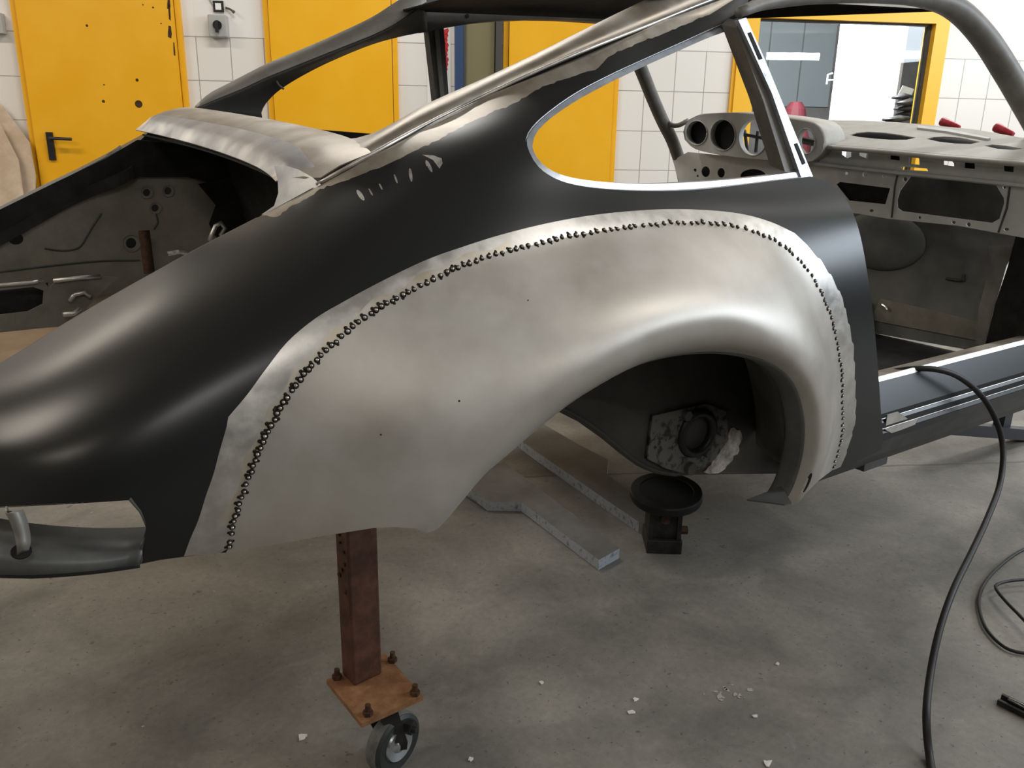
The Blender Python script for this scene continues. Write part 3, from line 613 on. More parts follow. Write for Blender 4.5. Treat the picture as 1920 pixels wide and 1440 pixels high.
low_uv = SB.inv(dens(LOWB_PX, 12))
REAR_PX = [(424, 1036), (380, 1040), (345, 1044), (300, 1050), (262, 1058), (264, 1030), (274, 990), (262, 962), (241, 938), (150, 944), (60, 949), (0, 952), (-60, 960)]
rear_uv = SB.inv(dens(REAR_PX, 12))
SAND_PX = [(478, 402), (520, 408), (548, 386), (575, 373), (600, 354), (640, 342), (680, 326), (707, 317), (750, 297), (790, 276), (823, 262), (873, 233), (923, 210), (973, 190), (1017, 163), (1073, 143), (1123, 127), (1140, 107), (1190, 83), (1273, 52), (1330, 28)]
sand_uv = SB.inv(jag(SAND_PX, 2.0, 7))
top = np.stack([np.linspace(-0.86, 0.655, 150), np.full(150, 1.0)], 1)
sand_poly = np.vstack([sand_uv, [[0.66, 1.02]], [[sand_uv[0][0], 1.02]]])
# keep the sanded patch inside the panel
sand_loop = np.vstack([sand_uv[1:], [[0.648, 0.999]], [[0.4, 0.999]], [[0.0, 0.999]], [[-0.25, 0.999]], [[sand_uv[1][0]-0.01, 0.999]]])
sand_loop[:, 1] = np.minimum(sand_loop[:, 1], 0.999)
outer = np.vstack([top, win_uv[0:], door_uv[1:], low_uv[1:], seam_uv[::-1], rear_uv[1:], [[-0.86, rear_uv[-1][1]]]])
strip_loop = np.vstack([out_uv, low_uv[-2:], seam_uv[::-1][1:-1], [rear_uv[1]]])
MARK = [((676, 366), 4, 12, -35), ((695, 360), 1.6, 8, -30), ((714, 350), 1.6, 7, -28), ((742, 335), 1.8, 9, -20), ((770, 328), 3, 13, -8), ((805, 312), 3, 12, -25), ((800, 306), 2, 6, -10)]
marks = [SB.inv(ell(c[0], c[1], rx, ry, 14, math.radians(ro))) for c, rx, ry, ro in MARK]
marks.append(SB.inv(dens([(792, 290), (812, 291), (828, 297), (830, 306), (824, 316), (812, 300)], 5, True)))
_s = smooth_line(SEAM_PX[2:18], 12); _n = np.gradient(_s, axis=0); _n = np.stack([_n[:, 1], -_n[:, 0]], 1); _n /= np.linalg.norm(_n, axis=1)[:, None]
_n *= np.where(_n[:, :1]*1.0+_n[:, 1:]*1.0 > 0, -1, 1)
tint = np.vstack([SB.inv(_s+_n*3), SB.inv(_s+_n*(16+5*np.sin(np.arange(len(_s))*0.9))[:, None])[::-1]])
mb = MB()
sheet(mb, outer, fbody, 0.0015, spacing=0.011, slots=[(strip_loop, 1), (sand_loop, 2)]+[(m_, 3) for m_ in marks]+[(tint, 4)], scale=(1, VS), flip=False)
qp = mb.build('quarter_panel', ['primer', 'ground', 'sanded', 'bright', 'tinted'], car, smooth=True, autosmooth=40)
qp['label'] = 'black rear quarter panel with a bare ground strip along the weld'
# --- wide wheel flare ---------------------------------------------------------------
flb = [(1560, 882), (1535, 901), (1510, 926), (1497, 944)]
SF = Surf(fbody, -0.62, 0.80, -0.03, 0.75, 330, 190)
fl_front = SF.inv(dens(flb, 10)); fl_rear = SF.inv(dens([(790, 991), (765, 990), (740, 988), (700, 990), (600, 1006), (500, 1024), (424, 1036)], 12))
arch_in = arch_uv.copy()
fl_outer = np.vstack([seam_uv, fl_front[1:], arch_uv[::-1], fl_rear[1:-1]])
hs = SF.inv(ell(1514, 905, 4, 20, 16, math.radians(24))); hs2 = SF.inv(ell(1509, 910, 2.2, 16, 12, math.radians(24)))
mb = MB(); sheet(mb, fl_outer, fbody, 0.0016, spacing=0.009, scale=(1, VS), slots=[(hs, 1), (hs2, 2)]+[(SF.inv(ell(x, y, r, r, 8)), 1) for x, y, r in ((861, 752, 2.2), (714, 815, 2.0), (990, 563, 1.6))])
fp = mb.build('wheel_flare', ['steel', 'black', 'bright'], car, smooth=True, autosmooth=42)
fp['label'] = 'bare steel wide wheel arch flare'
# rolled lip turning in under the arch
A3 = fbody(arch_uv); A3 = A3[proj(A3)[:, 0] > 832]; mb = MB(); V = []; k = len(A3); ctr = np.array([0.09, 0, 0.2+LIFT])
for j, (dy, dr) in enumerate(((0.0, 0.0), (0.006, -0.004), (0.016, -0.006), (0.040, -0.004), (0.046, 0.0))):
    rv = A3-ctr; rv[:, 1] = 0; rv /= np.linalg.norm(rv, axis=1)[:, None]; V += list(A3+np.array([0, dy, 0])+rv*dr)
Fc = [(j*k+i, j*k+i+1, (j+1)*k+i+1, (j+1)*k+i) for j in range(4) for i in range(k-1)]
mb.add(V, Fc); lip = mb.build('arch_lip', ['valance'], car, smooth=True)  # dark colour paints the shade on the bare steel lip
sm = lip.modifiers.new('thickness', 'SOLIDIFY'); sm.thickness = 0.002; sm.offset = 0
mb = MB(); tri = [at(1400, 939, 2, 0.205+LIFT), at(1464, 914, 2, 0.205+LIFT), at(1484, 945, 2, 0.205+LIFT), at(1470, 948, 2, 0.205+LIFT)]; plate(mb, tri, [0, 0, 0.003]); mb.build('arch_closing_plate', 'dark_grey', car)
# --- weld spots ---------------------------------------------------------------------
wl_px = smooth_line(SEAM_PX[1:], 2.0); seg = np.r_[0, np.cumsum(np.linalg.norm(np.diff(wl_px, axis=0), axis=1))]
pos = []; s_ = 3.0
while s_ < seg[-1]-4:
    pos.append(s_); fr_ = s_/seg[-1]; s_ += random.uniform(10.5, 14.5)*(1.0 if fr_ < 0.75 else 0.8)
wp_px = np.array([[np.interp(q, seg, wl_px[:, 0])+random.uniform(-1.5, 1.5), np.interp(q, seg, wl_px[:, 1])+random.uniform(-1.5, 1.5)] for q in pos])
w_uv = SB.inv(wp_px); h = 1e-4; W3 = fbody(w_uv)
du = fbody(w_uv+[h, 0])-fbody(w_uv-[h, 0]); dv = fbody(w_uv+[0, h])-fbody(w_uv-[0, h]); WNm = np.cross(du, dv); WNm /= np.linalg.norm(WNm, axis=1)[:, None]
def weld_bm(mb, c, ax, r, dirx):
    cyl(mb, c-ax*0.0005, ax, r, 0.001, 12, 0, prof=[(r*1.25, 0.0003), (r*1.2, 0.0014), (r*0.95, 0.0024), (r*0.68, 0.0018)]); cyl(mb, c, ax, r, 0.001, 10, 1, prof=[(r*0.66, 0.0008), (r*0.62, 0.0024), (r*0.40, 0.0034), (r*0.1, 0.0037)]); 
    cyl(mb, c+dirx*r*1.3-ax*0.0004, ax, r, 0.001, 8, 0, prof=[(r*0.75, 0.0004), (r*0.6, 0.0010)]); return mb
order = np.argsort(((W3-CAM)@_d)); first = set(order[:100].tolist()); meshes = {}
rest = MB(); wroot = fp
for i in range(len(W3)):
    r = random.uniform(0.0029, 0.0040); tdir = W3[min(i+1, len(W3)-1)]-W3[max(i-1, 0)]; tdir /= np.linalg.norm(tdir); side = np.cross(WNm[i], tdir); dx = (tdir*random.uniform(-0.8, 0.8)+side*random.choice((1, 1, -1))); dx /= np.linalg.norm(dx)
    if i in first:
        b_ = MB(); weld_bm(b_, W3[i], WNm[i], r, dx); b_.build('spot_weld', ['sooty', 'weldmetal'], fp, smooth=True, autosmooth=50)
    else: weld_bm(rest, W3[i], WNm[i], r, dx)
if rest.v:
    o = rest.build('spot_weld_row', ['sooty', 'weldmetal'], fp, smooth=True); o['kind'] = 'stuff'
# --- quarter window flange, pillars ---------------------------------------------------
INN_PX = [(1380, 53), (1330, 71), (1280, 93), (1200, 129), (1140, 158), (1080, 191), (1030, 226), (1006, 252), (1000, 271), (1009, 295), (1031, 316), (1066, 331), (1120, 340), (1200, 345), (1280, 343), (1360, 338), (1440, 330), (1502, 322)]
o3 = fb(win_uv); i_uv = SB.inv(smooth_line(INN_PX, 12)); n_ = len(o3)
i_uv = np.stack([np.interp(np.linspace(0, 1, n_), np.linspace(0, 1, len(i_uv)), i_uv[:, j]) for j in (0, 1)], 1); i3 = fb(i_uv)+np.array([0, 0.004, 0])
mid = o3+np.array([0, 0.007, 0]); mb = MB(); V = np.vstack([o3+[0, 0.0005, 0], mid*0.92+i3*0.08, i3, i3+[0, 0.02, 0]])
mb.add(V, [(j*n_+i, j*n_+i+1, (j+1)*n_+i+1, (j+1)*n_+i) for j in range(3) for i in range(n_-1)])
o = mb.build('window_flange', 'flange', car, smooth=True, autosmooth=30); sm = o.modifiers.new('thickness', 'SOLIDIFY'); sm.thickness = 0.002; sm.offset = -1; o['label'] = 'pale zinc flange around the quarter window'
mb = MB(); yb = lambda y: -0.69+(330-y)/295*0.095
plate(mb, yv([(x, y, yb(y)+0.012) for x, y in ((1379, 52), (1392, 40), (1440, 140), (1503, 322), (1498, 326), (1472, 322), (1432, 190))]), [0.008, 0.045, 0.01])
o = mb.build('door_pillar', 'pillar', car); o['label'] = 'brownish grey door pillar at the quarter window'
mb = MB(); plate(mb, yv([(x, y, yb(y)) for x, y in ((1384, 38), (1399, 33), (1432, 105), (1524, 331), (1503, 334), (1448, 175))]), [0.004, 0.014, 0]); fl = mb.build('pillar_flange', 'flange', car)
mb = MB()
for pl in (((1402, 62), (1408, 60), (1430, 110), (1424, 112)), ((1490, 270), (1495, 268), (1511, 306), (1505, 309))): mb = MB(); plate(mb, yv([(x, y, yb(y)-0.001) for x, y in pl]), [0, 0.002, 0]); mb.build('pillar_slot', 'black', fl)
# near roof rail and windscreen pillar
rail = [(1385, 24, -.575), (1440, 4, -.545), (1530, -8, -.53), (1650, -11, -.525), (1740, -3, -.525), (1794, 18, -.53), (1842, 66, -.545), (1882, 126, -.565), (1925, 200, -.585), (1972, 285, -.60)]
rp = smooth_line(yv(rail), 0.03); tt = np.linspace(0, 1, len(rp)); rad = np.interp(tt, [0, 0.12, 0.45, 0.6, 0.75, 1], [0.010, 0.016, 0.022, 0.030, 0.033, 0.034])
mb = MB(); tube(mb, rp, rad, 16); o = mb.build('roof_rail', 'pillar', car, smooth=True); o['label'] = 'grey primer roof rail running into the windscreen pillar'
# --- drip rail, rear window surround --------------------------------------------------
ridge = fb(np.stack([np.linspace(-0.325, 0.66, 60), np.ones(60)], 1))
inn = yv([(640, 263, -.42), (665, 262, -.43), (700, 252, -.44), (750, 226, -.445), (800, 197, -.45), (900, 152, -.45), (1000, 105, -.45), (1100, 55, -.445), (1207, 3, -.44), (1300, -38, -.44)]); inn = smooth_line(inn, 0.02)
lo = smooth_line(yv([(600, 345, -.555), (660, 300, -.54), (740, 255, -.53), (807, 222, -.525), (923, 164, -.52), (1000, 130, -.51), (1073, 96, -.505), (1200, 47, -.495), (1273, 20, -.49), (1360, -15, -.48)]), 0.02)
def rs(c, n): 
    s = np.r_[0, np.cumsum(np.linalg.norm(np.diff(c, axis=0), axis=1))]; q = np.linspace(0, s[-1], n); return np.stack([np.interp(q, s, c[:, j]) for j in range(3)], 1)
NR = 70; ri, lo_, inn_ = rs(ridge, NR), rs(lo, NR), rs(inn, NR)
def loft(mb, curves, mi=0, close=False):
    n = len(curves[0]); V = np.vstack(curves); m = len(curves)
    mb.add(V, [(j*n+i, j*n+i+1, ((j+1) % m)*n+i+1, ((j+1) % m)*n+i) for j in range(m if close else m-1) for i in range(n-1)], mi); return mb
mb = MB(); up = np.array([0, 0, 1.0])
loft(mb, [lo_+[0, 0, -0.004], lo_*0.7+inn_*0.3+[0, 0, 0.006], lo_*0.35+inn_*0.65+[0, 0, 0.008], inn_+[0, 0, 0.002], inn_+[0, 0.004, -0.012], inn_+[0.0, 0.028, -0.022]])
o = mb.build('rear_window_surround', 'sanded', car, smooth=True, autosmooth=50); sm = o.modifiers.new('thickness', 'SOLIDIFY'); sm.thickness = 0.003; sm.offset = -1
mb = MB(); loft(mb, [ri, ri+[0.0, 0.004, 0.004], ri*0.5+lo_*0.5+[0, 0, -0.003], lo_+[0, -0.003, -0.004]], 0); tube(mb, ri+[0, -0.001, 0.002], 0.0030, 8, 1)
o = mb.build('drip_rail', ['pillar', 'ground'], car, smooth=True); o['label'] = 'bright welded drip rail along the roof edge'
# --- cowl between rear window and engine lid ----------------------------------------
TILT = 0.063
def cowl_xl(y): return -0.325-0.10*(y/0.5)**2*(0.35)
def cowl_xu(y): return -0.185-0.03*(y/0.45)**2
def fcowl(P):
    """P = (y, w): w 0 at the engine lid edge, 1 at the window base"""
    y, w_ = P[:, 0], P[:, 1]; xl, xu = cowl_xl(y), cowl_xu(y); x = xl+(xu-xl)*w_; ww = np.clip(w_, 0, 1)
    z = 0.860+TILT*y+0.046*(1-(1-ww)**2.0)-0.012*np.clip(0.12-ww, 0, 1)/0.12-0.018*np.where(y < 0, (y/0.5)**8, 0)*(1-0.6*ww)
    return L(np.stack([x, y, z], 1))
def band(w0, w1, y0, y1):
    ys = np.linspace(y0, y1, 40); return np.vstack([np.stack([ys, np.full(40, w0)], 1), np.stack([ys[::-1], np.full(40, w1)], 1)])
mb = MB(); ye = np.linspace(0.52, -0.455, 40); yu = np.linspace(-0.545, 0.52, 44)
cowl_o = np.vstack([np.stack([ye, 0*ye], 1), [[-0.49, 0.08], [-0.53, 0.22], [-0.553, 0.36], [-0.552, 0.6]], np.stack([yu, 0*yu+1], 1)])
cowl_s = np.vstack([np.stack([ye[1:-1], 0*ye[1:-1]+0.001], 1), [[-0.47, 0.08], [-0.50, 0.20], [-0.52, 0.36]], np.stack([ye[::-1][2:-1], 0.40-0.10*(ye[::-1][2:-1] > 0)*ye[::-1][2:-1]], 1)])
sheet(mb, cowl_o, fcowl, 0.002, spacing=0.02, slots=[(cowl_s, 1)], scale=(1, 0.14), flip=True)
o = mb.build('cowl_panel', ['sanded', 'cowl_edge'], car, smooth=True, autosmooth=50); o['label'] = 'sanded cowl panel with a bright ground front edge'
# corner patch joining cowl, fender top and pillar foot
cp = [(514, 312), (534, 310), (560, 318), (585, 332), (601, 346), (575, 362), (548, 380), (515, 400), (490, 402), (514, 386), (522, 362), (521, 340)]
def ycp(x, y): return -0.462-0.0011*(x-516)-0.0003*(y-318)
mb = MB(); pts = yv([(x, y, ycp(x, y)) for x, y in dens(cp, 14, True)]); plate(mb, pts, [0.002, 0.004, -0.003]); o = mb.build('corner_patch', 'cowl_edge', car); 
# --- engine bay -----------------------------------------------------------------------
mb = MB(); plate(mb, ay([(-60, 470), (-60, 600), (0, 610), (110, 600), (200, 590), (300, 560), (420, 500), (500, 400), (520, 330), (480, 285), (260, 262), (100, 345), (0, 395), (-60, 430)], 0.47), [0, 0.004, 0], holes=[ay(ell(315, 358, 7, 7, 14), 0.47), ay(ell(275, 361, 7, 7, 14), 0.47), ay(ell(291, 390, 7, 7, 14), 0.47), ay(ell(246, 456, 10, 10, 16), 0.47), ay(ell(30, 448, 14, 11, 16), 0.47)])
o = mb.build('engine_bay_side', 'dirty', car); o['label'] = 'dirty beige inner side of the engine bay with round holes'
mb = MB(); plate(mb, ay([(-60, 428), (0, 393), (100, 344), (200, 296), (258, 262), (480, 290), (522, 330), (500, 372), (440, 352), (350, 332), (262, 332), (170, 362), (70, 410), (0, 448), (-60, 480)], 0.462), [0, 0.003, 0]); mb.build('bay_upper_channel', 'tar', car)  # dark sheet paints the shade under the far fender edge
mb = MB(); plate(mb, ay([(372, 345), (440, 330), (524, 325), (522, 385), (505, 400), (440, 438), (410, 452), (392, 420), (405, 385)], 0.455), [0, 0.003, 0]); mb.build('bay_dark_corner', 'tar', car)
mb = MB()
for (x, y, r) in ((315, 358, 10), (275, 361, 10), (291, 390, 10), (246, 456, 15)): mb = MB(); torus(mb, at(x, y, 1, 0.468), [0, 1, 0], r/1552*2.55*0.85, 0.0014, 20, 6); mb.build('hole_rim', 'dirty', car, smooth=True)
mb = MB(); plate(mb, [L([-0.10, -0.5, 0.44]), L([-0.10, 0.50, 0.48]), L([-0.14, 0.50, 0.84]), L([-0.2, 0.3, 0.85]), L([-0.2, -0.3, 0.81]), L([-0.14, -0.5, 0.77])], [0.004, 0, 0]); mb.build('engine_bay_bulkhead', 'tar', car)
mb = MB(); loft(mb, [L(np.stack([np.full(24, -0.13), np.linspace(-0.42, 0.49, 24), 0.80+0.06*np.linspace(-0.42, 0.49, 24)], 1)), L(np.stack([cowl_xl(np.linspace(-0.42, 0.49, 24))+0.005, np.linspace(-0.42, 0.49, 24), 0.842+0.06*np.linspace(-0.42, 0.49, 24)], 1))]); o = mb.build('cowl_gutter', 'tar', car); sm = o.modifiers.new('thickness', 'SOLIDIFY'); sm.thickness = 0.004
mb = MB(); box(mb, at(-40, 574, 1, 0.46), [0.42, 0, 0.0], [0, -0.10, -0.01], [0, 0, -0.035]); o = mb.build('bay_floor_rail', 'dirty', car)
mb = MB(); pr = az([(268, 432), (287, 432), (290, 486), (272, 488)], 0.60); q = at(278, 490, 1, 0.40); cyl(mb, q-[0, 0, 0.03], [0.0, 0.1, 1], 0.013, 0.105, 16, 0); mb.build('bay_stud', 'rust_dark', car, smooth=True, autosmooth=40)
mb = MB(); plate(mb, ay([(-60, 545), (0, 536), (82, 527), (92, 540), (104, 528), (190, 518), (220, 520), (150, 590), (120, 612), (0, 622), (-60, 634)], 0.30), [0.0, 0.004, 0.0], holes=[ay([(-50, 550), (62, 538), (82, 545), (80, 570), (52, 584), (-50, 596)], 0.30)]); o = mb.build('rear_crossmember', 'dirty', car)
mb = MB(); plate(mb, ay([(-60, 545), (90, 530), (90, 590), (-60, 605)], 0.34), [0, 0.003, 0]); mb.build('crossmember_recess', 'black_steel', car)
for pl, r_, yy in (([(-60, 541), (0, 535), (60, 530), (72, 528)], .004, .296), ([(100, 527), (150, 521), (188, 518)], .005, .296), ([(118, 590), (138, 588), (150, 578)], .006, .28), ([(130, 565), (140, 552), (158, 548), (170, 556)], .005, .29)):
    mb = MB(); tube(mb, ay(pl, yy), r_, 8); mb.build('torn_edge', 'ground', car, smooth=True)  # bright tubes draw the white highlights along the crossmember
mb = MB(); tube(mb, ay([(392, 452), (398, 438), (404, 424), (414, 418), (422, 428), (414, 440), (424, 446)], .38), 0.006, 8); mb.build('bay_bracket', 'ground', car, smooth=True)
for pl in ([(190, 400), (174, 424), (160, 448), (148, 464), (120, 470), (84, 466)], [(-20, 512), (80, 500), (180, 490), (262, 488)], [(292, 400), (296, 418), (288, 430)]):
    mb = MB(); tube(mb, smooth_line(ay(pl, .4685), 0.01), 0.0022, 6); mb.build('bay_seam', 'dark_grey', car)
mb = MB(); tube(mb, ay([(315, 476), (335, 472), (350, 474)], 0.2), 0.005, 8); mb.build('bay_clip', 'bright', car)
# near inner edge of the lid opening
e3 = fb(np.stack([np.linspace(-0.85, -0.40, 40), np.ones(40)], 1)); mb = MB(); loft(mb, [e3, e3+[0, 0.012, -0.002], e3+[0, 0.014, -0.03]]); o = mb.build('lid_gutter', 'dark_grey', car); sm = o.modifiers.new('thickness', 'SOLIDIFY'); sm.thickness = 0.0015
# --- far side -------------------------------------------------------------------------
mn = np.array([0, math.cos(0.063), math.sin(0.063)]); mc = np.array([0, -0.003, 0.853])
def mirror(B): k = (B-mc)@mn; return B-2*k[:, None]*mn
ffar = lambda P: L(mirror(base(P)))
nn_ = 30
fo = np.vstack([np.stack([np.linspace(-0.88, 0.62, nn_), np.full(nn_, 0.0)], 1), [[0.62, 0.70], [0.1, 0.735], [-0.05, 0.80], [-0.10, 0.90]], np.stack([np.linspace(-0.28, -0.88, nn_), np.full(nn_, 1.0)], 1)])
mb = MB(); sheet(mb, fo, ffar, 0.002, spacing=0.03, scale=(1, VS), flip=True); o = mb.build('far_quarter_panel', 'primer', car, smooth=True, autosmooth=40)
e4 = ffar(np.stack([np.linspace(-0.86, -0.39, 40), np.ones(40)], 1)); mb = MB(); loft(mb, [e4, e4+[0, -0.014, -0.003], e4+[0, -0.016, -0.028], e4+[0, -0.05, -0.034], e4+[0, -0.055, -0.06]]); o = mb.build('far_lid_gutter', 'tar', car); sm = o.modifiers.new('thickness', 'SOLIDIFY'); sm.thickness = 0.002
mb = MB(); plate(mb, yv([(190, 300, .52), (205, 286, .52), (225, 272, .52), (228, 276, .52), (208, 294, .52)]), [0, 0.002, -0.002]); mb.build('worn_edge', 'ground', car)
# far rear pillar: light outer strip and darker inner face
cu = rs(smooth_line(yv([(368, 200, .54), (392, 178, .54), (430, 158, .54), (500, 122, .53), (560, 97, .525), (640, 62, .515), (700, 33, .51), (745, 4, .505), (790, -22, .50)]), 0.02), 40)
cm = rs(smooth_line(yv([(366, 204, .49), (400, 189, .49), (450, 169, .488), (500, 146, .485), (560, 122, .482), (640, 90, .475), (700, 66, .47), (742, 45, .465), (775, 20, .46), (800, 4, .46)]), 0.02), 40)
cl_ = rs(smooth_line(yv([(490, 222, .53), (488, 210, .53), (494, 196, .53), (508, 180, .53), (530, 162, .53), (570, 138, .53), (620, 113, .525), (690, 84, .52), (745, 68, .515), (800, 57, .51)]), 0.02), 40)
mb = MB(); loft(mb, [cu+[0, 0.02, -0.02], cu, cm]); o = mb.build('far_window_surround', 'pillar_light', car, smooth=True, autosmooth=35); sm = o.modifiers.new('thickness', 'SOLIDIFY'); sm.thickness = 0.003
mb = MB(); loft(mb, [cm, cm+[0, 0.004, -0.006], cl_]); loft(mb, [cl_, cl_+[0, 0.045, 0.0]]); o = mb.build('far_rear_pillar', 'dark_grey', car, smooth=True, autosmooth=35); sm = o.modifiers.new('thickness', 'SOLIDIFY'); sm.thickness = 0.003
o['label'] = 'dark grey inner face of the far rear pillar'
mb = MB(); a = at(517, 150, 1, .50); tube(mb, ay([(517, 150), (523, 160), (532, 167)], .505), 0.003, 8); mb.build('wire_clip', 'pillar', car)
# far door pillar, roof rail, windscreen pillar
mb = MB(); plate(mb, ay([(803, 55), (832, 50), (842, 190), (818, 190)], .55), [0.0, 0.03, 0.0]); pp = mb.build('far_door_pillar', 'dark_grey', car)
mb = MB(); plate(mb, ay([(815, 56), (823, 54), (834, 190), (827, 190)], .545), [0.0, 0.004, 0.0]); mb.build('pillar_face', 'pillar', pp)
rl = ay([(772, 20), (800, 60), (847, 50), (900, 42), (947, 38), (1000, 36), (1057, 37), (1133, 42), (1210, 56), (1300, 80), (1300, -30), (1000, -40), (800, -12)], .52)
mb = MB(); plate(mb, rl, [0, 0.05, 0], holes=[ay([(921, 11), (965, 8), (973, 12), (968, 24), (925, 27), (917, 22)], .52)]); o = mb.build('far_roof_rail', 'dark_grey', car); o['label'] = 'dark inner roof rail above the far door opening with a slot'
mb = MB()
for (x, y) in ((786, 48), (876, 30), (990, 17), (1096, 20)): mb = MB(); cyl(mb, at(x, y, 1, .518), [0, -1, 0], 0.006, 0.002, 10); mb.build('rail_hole', 'black', car)
fa = smooth_line(yv([(1150, 20, .50), (1180, 80, .53), (1202, 130, .55), (1222, 180, .57), (1242, 226, .585), (1260, 262, .60), (1275, 305, .61), (1284, 345, .62)]), 0.03)
mb = MB(); tube(mb, fa, 0.024, 14); tube(mb, smooth_line(yv([(1246, 222, .58), (1258, 234, .56), (1272, 235, .54), (1290, 226, .53)]), 0.01), 0.009, 10); o = mb.build('far_windscreen_pillar', 'pillar', car, smooth=True)
# roof skin with its rear header
def froof(P): return L(np.stack([P[:, 0], P[:, 1], 1.156+0.030*(1-(P[:, 1]/0.47)**2)+TILT*(P[:, 1]+0.44)+0.065*np.sin(np.clip((P[:, 0]-0.40)/0.95, 0, 1)*np.pi/2)+0.045*(1-(P[:, 1]/0.48)**2)*np.clip((P[:, 0]-0.35)/0.3, 0.0, 1)], 1))
mb = MB(); sheet(mb, [(0.415, -0.47), (1.40, -0.50), (1.40, 0.50), (0.36, 0.47), (0.385, 0.3), (0.395, 0.0), (0.40, -0.3)], froof, 0.004, spacing=0.05, back_mi=1); o = mb.build('roof_panel', ['pillar', 'tar'], car, smooth=True, autosmooth=40)
# --- sill -----------------------------------------------------------------------------
prof = [(-0.632, .285), (-0.640, .322), (-0.70, .332), (-0.706, .340), (-0.712, .330), (-0.745, .262), (-0.748, .252), (-0.741, .246), (-0.746, .238), (-0.750, .226), (-0.743, .219), (-0.748, .210), (-0.745, .190), (-0.72, .140), (-0.695, .105), (-0.60, .10)]
xs = np.linspace(0.84, 2.6, 40); mb = MB(); curves = [L(np.stack([xs, np.full(40, a), np.full(40, b_)], 1)) for a, b_ in prof]
for j in range(len(prof)-1):
    loft(mb, [curves[j], curves[j+1]], 1 if j < 2 else (2 if j in (2, 3, 6, 9) else (3 if j > 11 else 0)))  # narrow ledge strips get bright metal as painted highlights
o = mb.build('sill', ['primer', 'sanded', 'ground', 'dark_grey'], car); sm = o.modifiers.new('thickness', 'SOLIDIFY'); sm.thickness = 0.002; o['label'] = 'long sill with bright ground lines along its black side'
mb = MB(); sp_ = [(1664, 778), (1684, 772), (1706, 788), (1722, 780), (1716, 796), (1690, 806), (1672, 812), (1660, 806)]; plate(mb, ay(sp_, -0.7505), [0, 0.002, 0]); mb.build('ground_patch', 'ground', car)
mb = MB(); tb = at(1664, 860, 1, -0.70); box(mb, tb-[0.10, 0, 0.014], [0.10, 0, 0], [0, 0.03, 0], [0, 0, 0.030]); jt = mb.build('jacking_tube', 'dark_grey', car)
mb = MB(); box(mb, tb+[-0.002, 0.006, -0.007], [0.003, 0, 0], [0, 0.018, 0], [0, 0, 0.017]); mb.build('tube_bore', 'black', jt)
# --- wheelhouse -----------------------------------------------------------------------
YW = -0.60
wp = [(930, 640), (1545, 620), (1545, 886), (1475, 888), (1300, 890), (1262, 893), (1230, 888), (1195, 874), (1165, 852), (1130, 823), (1085, 791), (1047, 772), (1000, 768), (930, 800)]
mb = MB(); plate(mb, ay(wp, YW), [0, 0.004, 0]); o = mb.build('inner_wheelhouse', 'liner', car); o['label'] = 'dark grey inner wheelhouse wall'
le = smooth_line(ay([(1000, 768), (1047, 772), (1085, 791), (1130, 823), (1165, 852), (1195, 874), (1230, 888), (1262, 893)], YW), 0.02); mb = MB(); loft(mb, [le+[0, -0.001, 0], le+[0.0, -0.010, 0.003], le+[0.003, -0.012, 0.010]]); o = mb.build('wheelhouse_flange', 'liner', car, smooth=True); sm = o.modifiers.new('thickness', 'SOLIDIFY'); sm.thickness = 0.003
apx = proj(A3); tn = A3[(apx[:, 0] > 905) & ~((apx[:, 0] > 1400) & (apx[:, 1] > 893))]; wt = np.clip((np.linspace(0, 1, len(tn))-0.8)/0.2, 0, 1)
mb = MB(); loft(mb, [tn+[0, 0.047, 0.004]]+[np.stack([tn[:, 0]+0.17*q*q*np.clip((tn[:, 0]-0.1)/0.3, 0, 1), -0.84+(YW+0.84)*q+0*tn[:, 0], tn[:, 2]+0.03*q+0.004-0.055*q*wt], 1) for q in (0.15, 0.4, 0.7, 1.0)]); o = mb.build('wheelhouse_liner', 'liner', car, smooth=True); sm = o.modifiers.new('thickness', 'SOLIDIFY'); sm.thickness = 0.002; sm.offset = -1
mb = MB(); plate(mb, ay([(1224, 780), (1273, 769), (1325, 757), (1362, 772), (1366, 824), (1340, 862), (1320, 877), (1286, 888), (1247, 878), (1213, 860)], YW-0.008), [0, 0.006, 0], holes=[ay(ell(1307, 812, 24, 37, 28, 0.15), YW-0.008)]); mp = mb.build('arm_mount_plate', 'speckle', car); mp['label'] = 'speckled grey suspension mount plate with a round hub hole'
mb = MB(); c = at(1307, 812, 1, YW-0.010); torus(mb, c, [0.05, 1, 0], 0.047, 0.010, 32, 10); mb.build('hub_seal', 'rubber', mp, smooth=True)
mb = MB(); cyl(mb, c+[0, 0.03, 0], [0, -1, 0], 0.042, 0.01, 28); mb.build('hub_bore', 'black_steel', mp)
mb = MB()
for (x, y, r) in ((1291, 877, .014), (1284, 778, .012), (1323, 848, .010), (1348, 808, .009)): mb = MB(); cyl(mb, at(x, y, 1, YW-0.008), [0, -1, 0], r, 0.012, 6 if r < .013 else 16); mb.build('mount_bolt', 'dark_grey', mp)
mb = MB(); wpx = [(1318, 884), (1338, 866), (1345, 842), (1362, 818), (1370, 802), (1388, 806), (1391, 822), (1386, 845), (1370, 868), (1352, 884), (1335, 889)]; plate(mb, ay(jag(wpx+[wpx[0]], 3, 7)[:-1], YW-0.003), [0, 0.002, 0]); mb.build('worn_patch', 'worn', car)
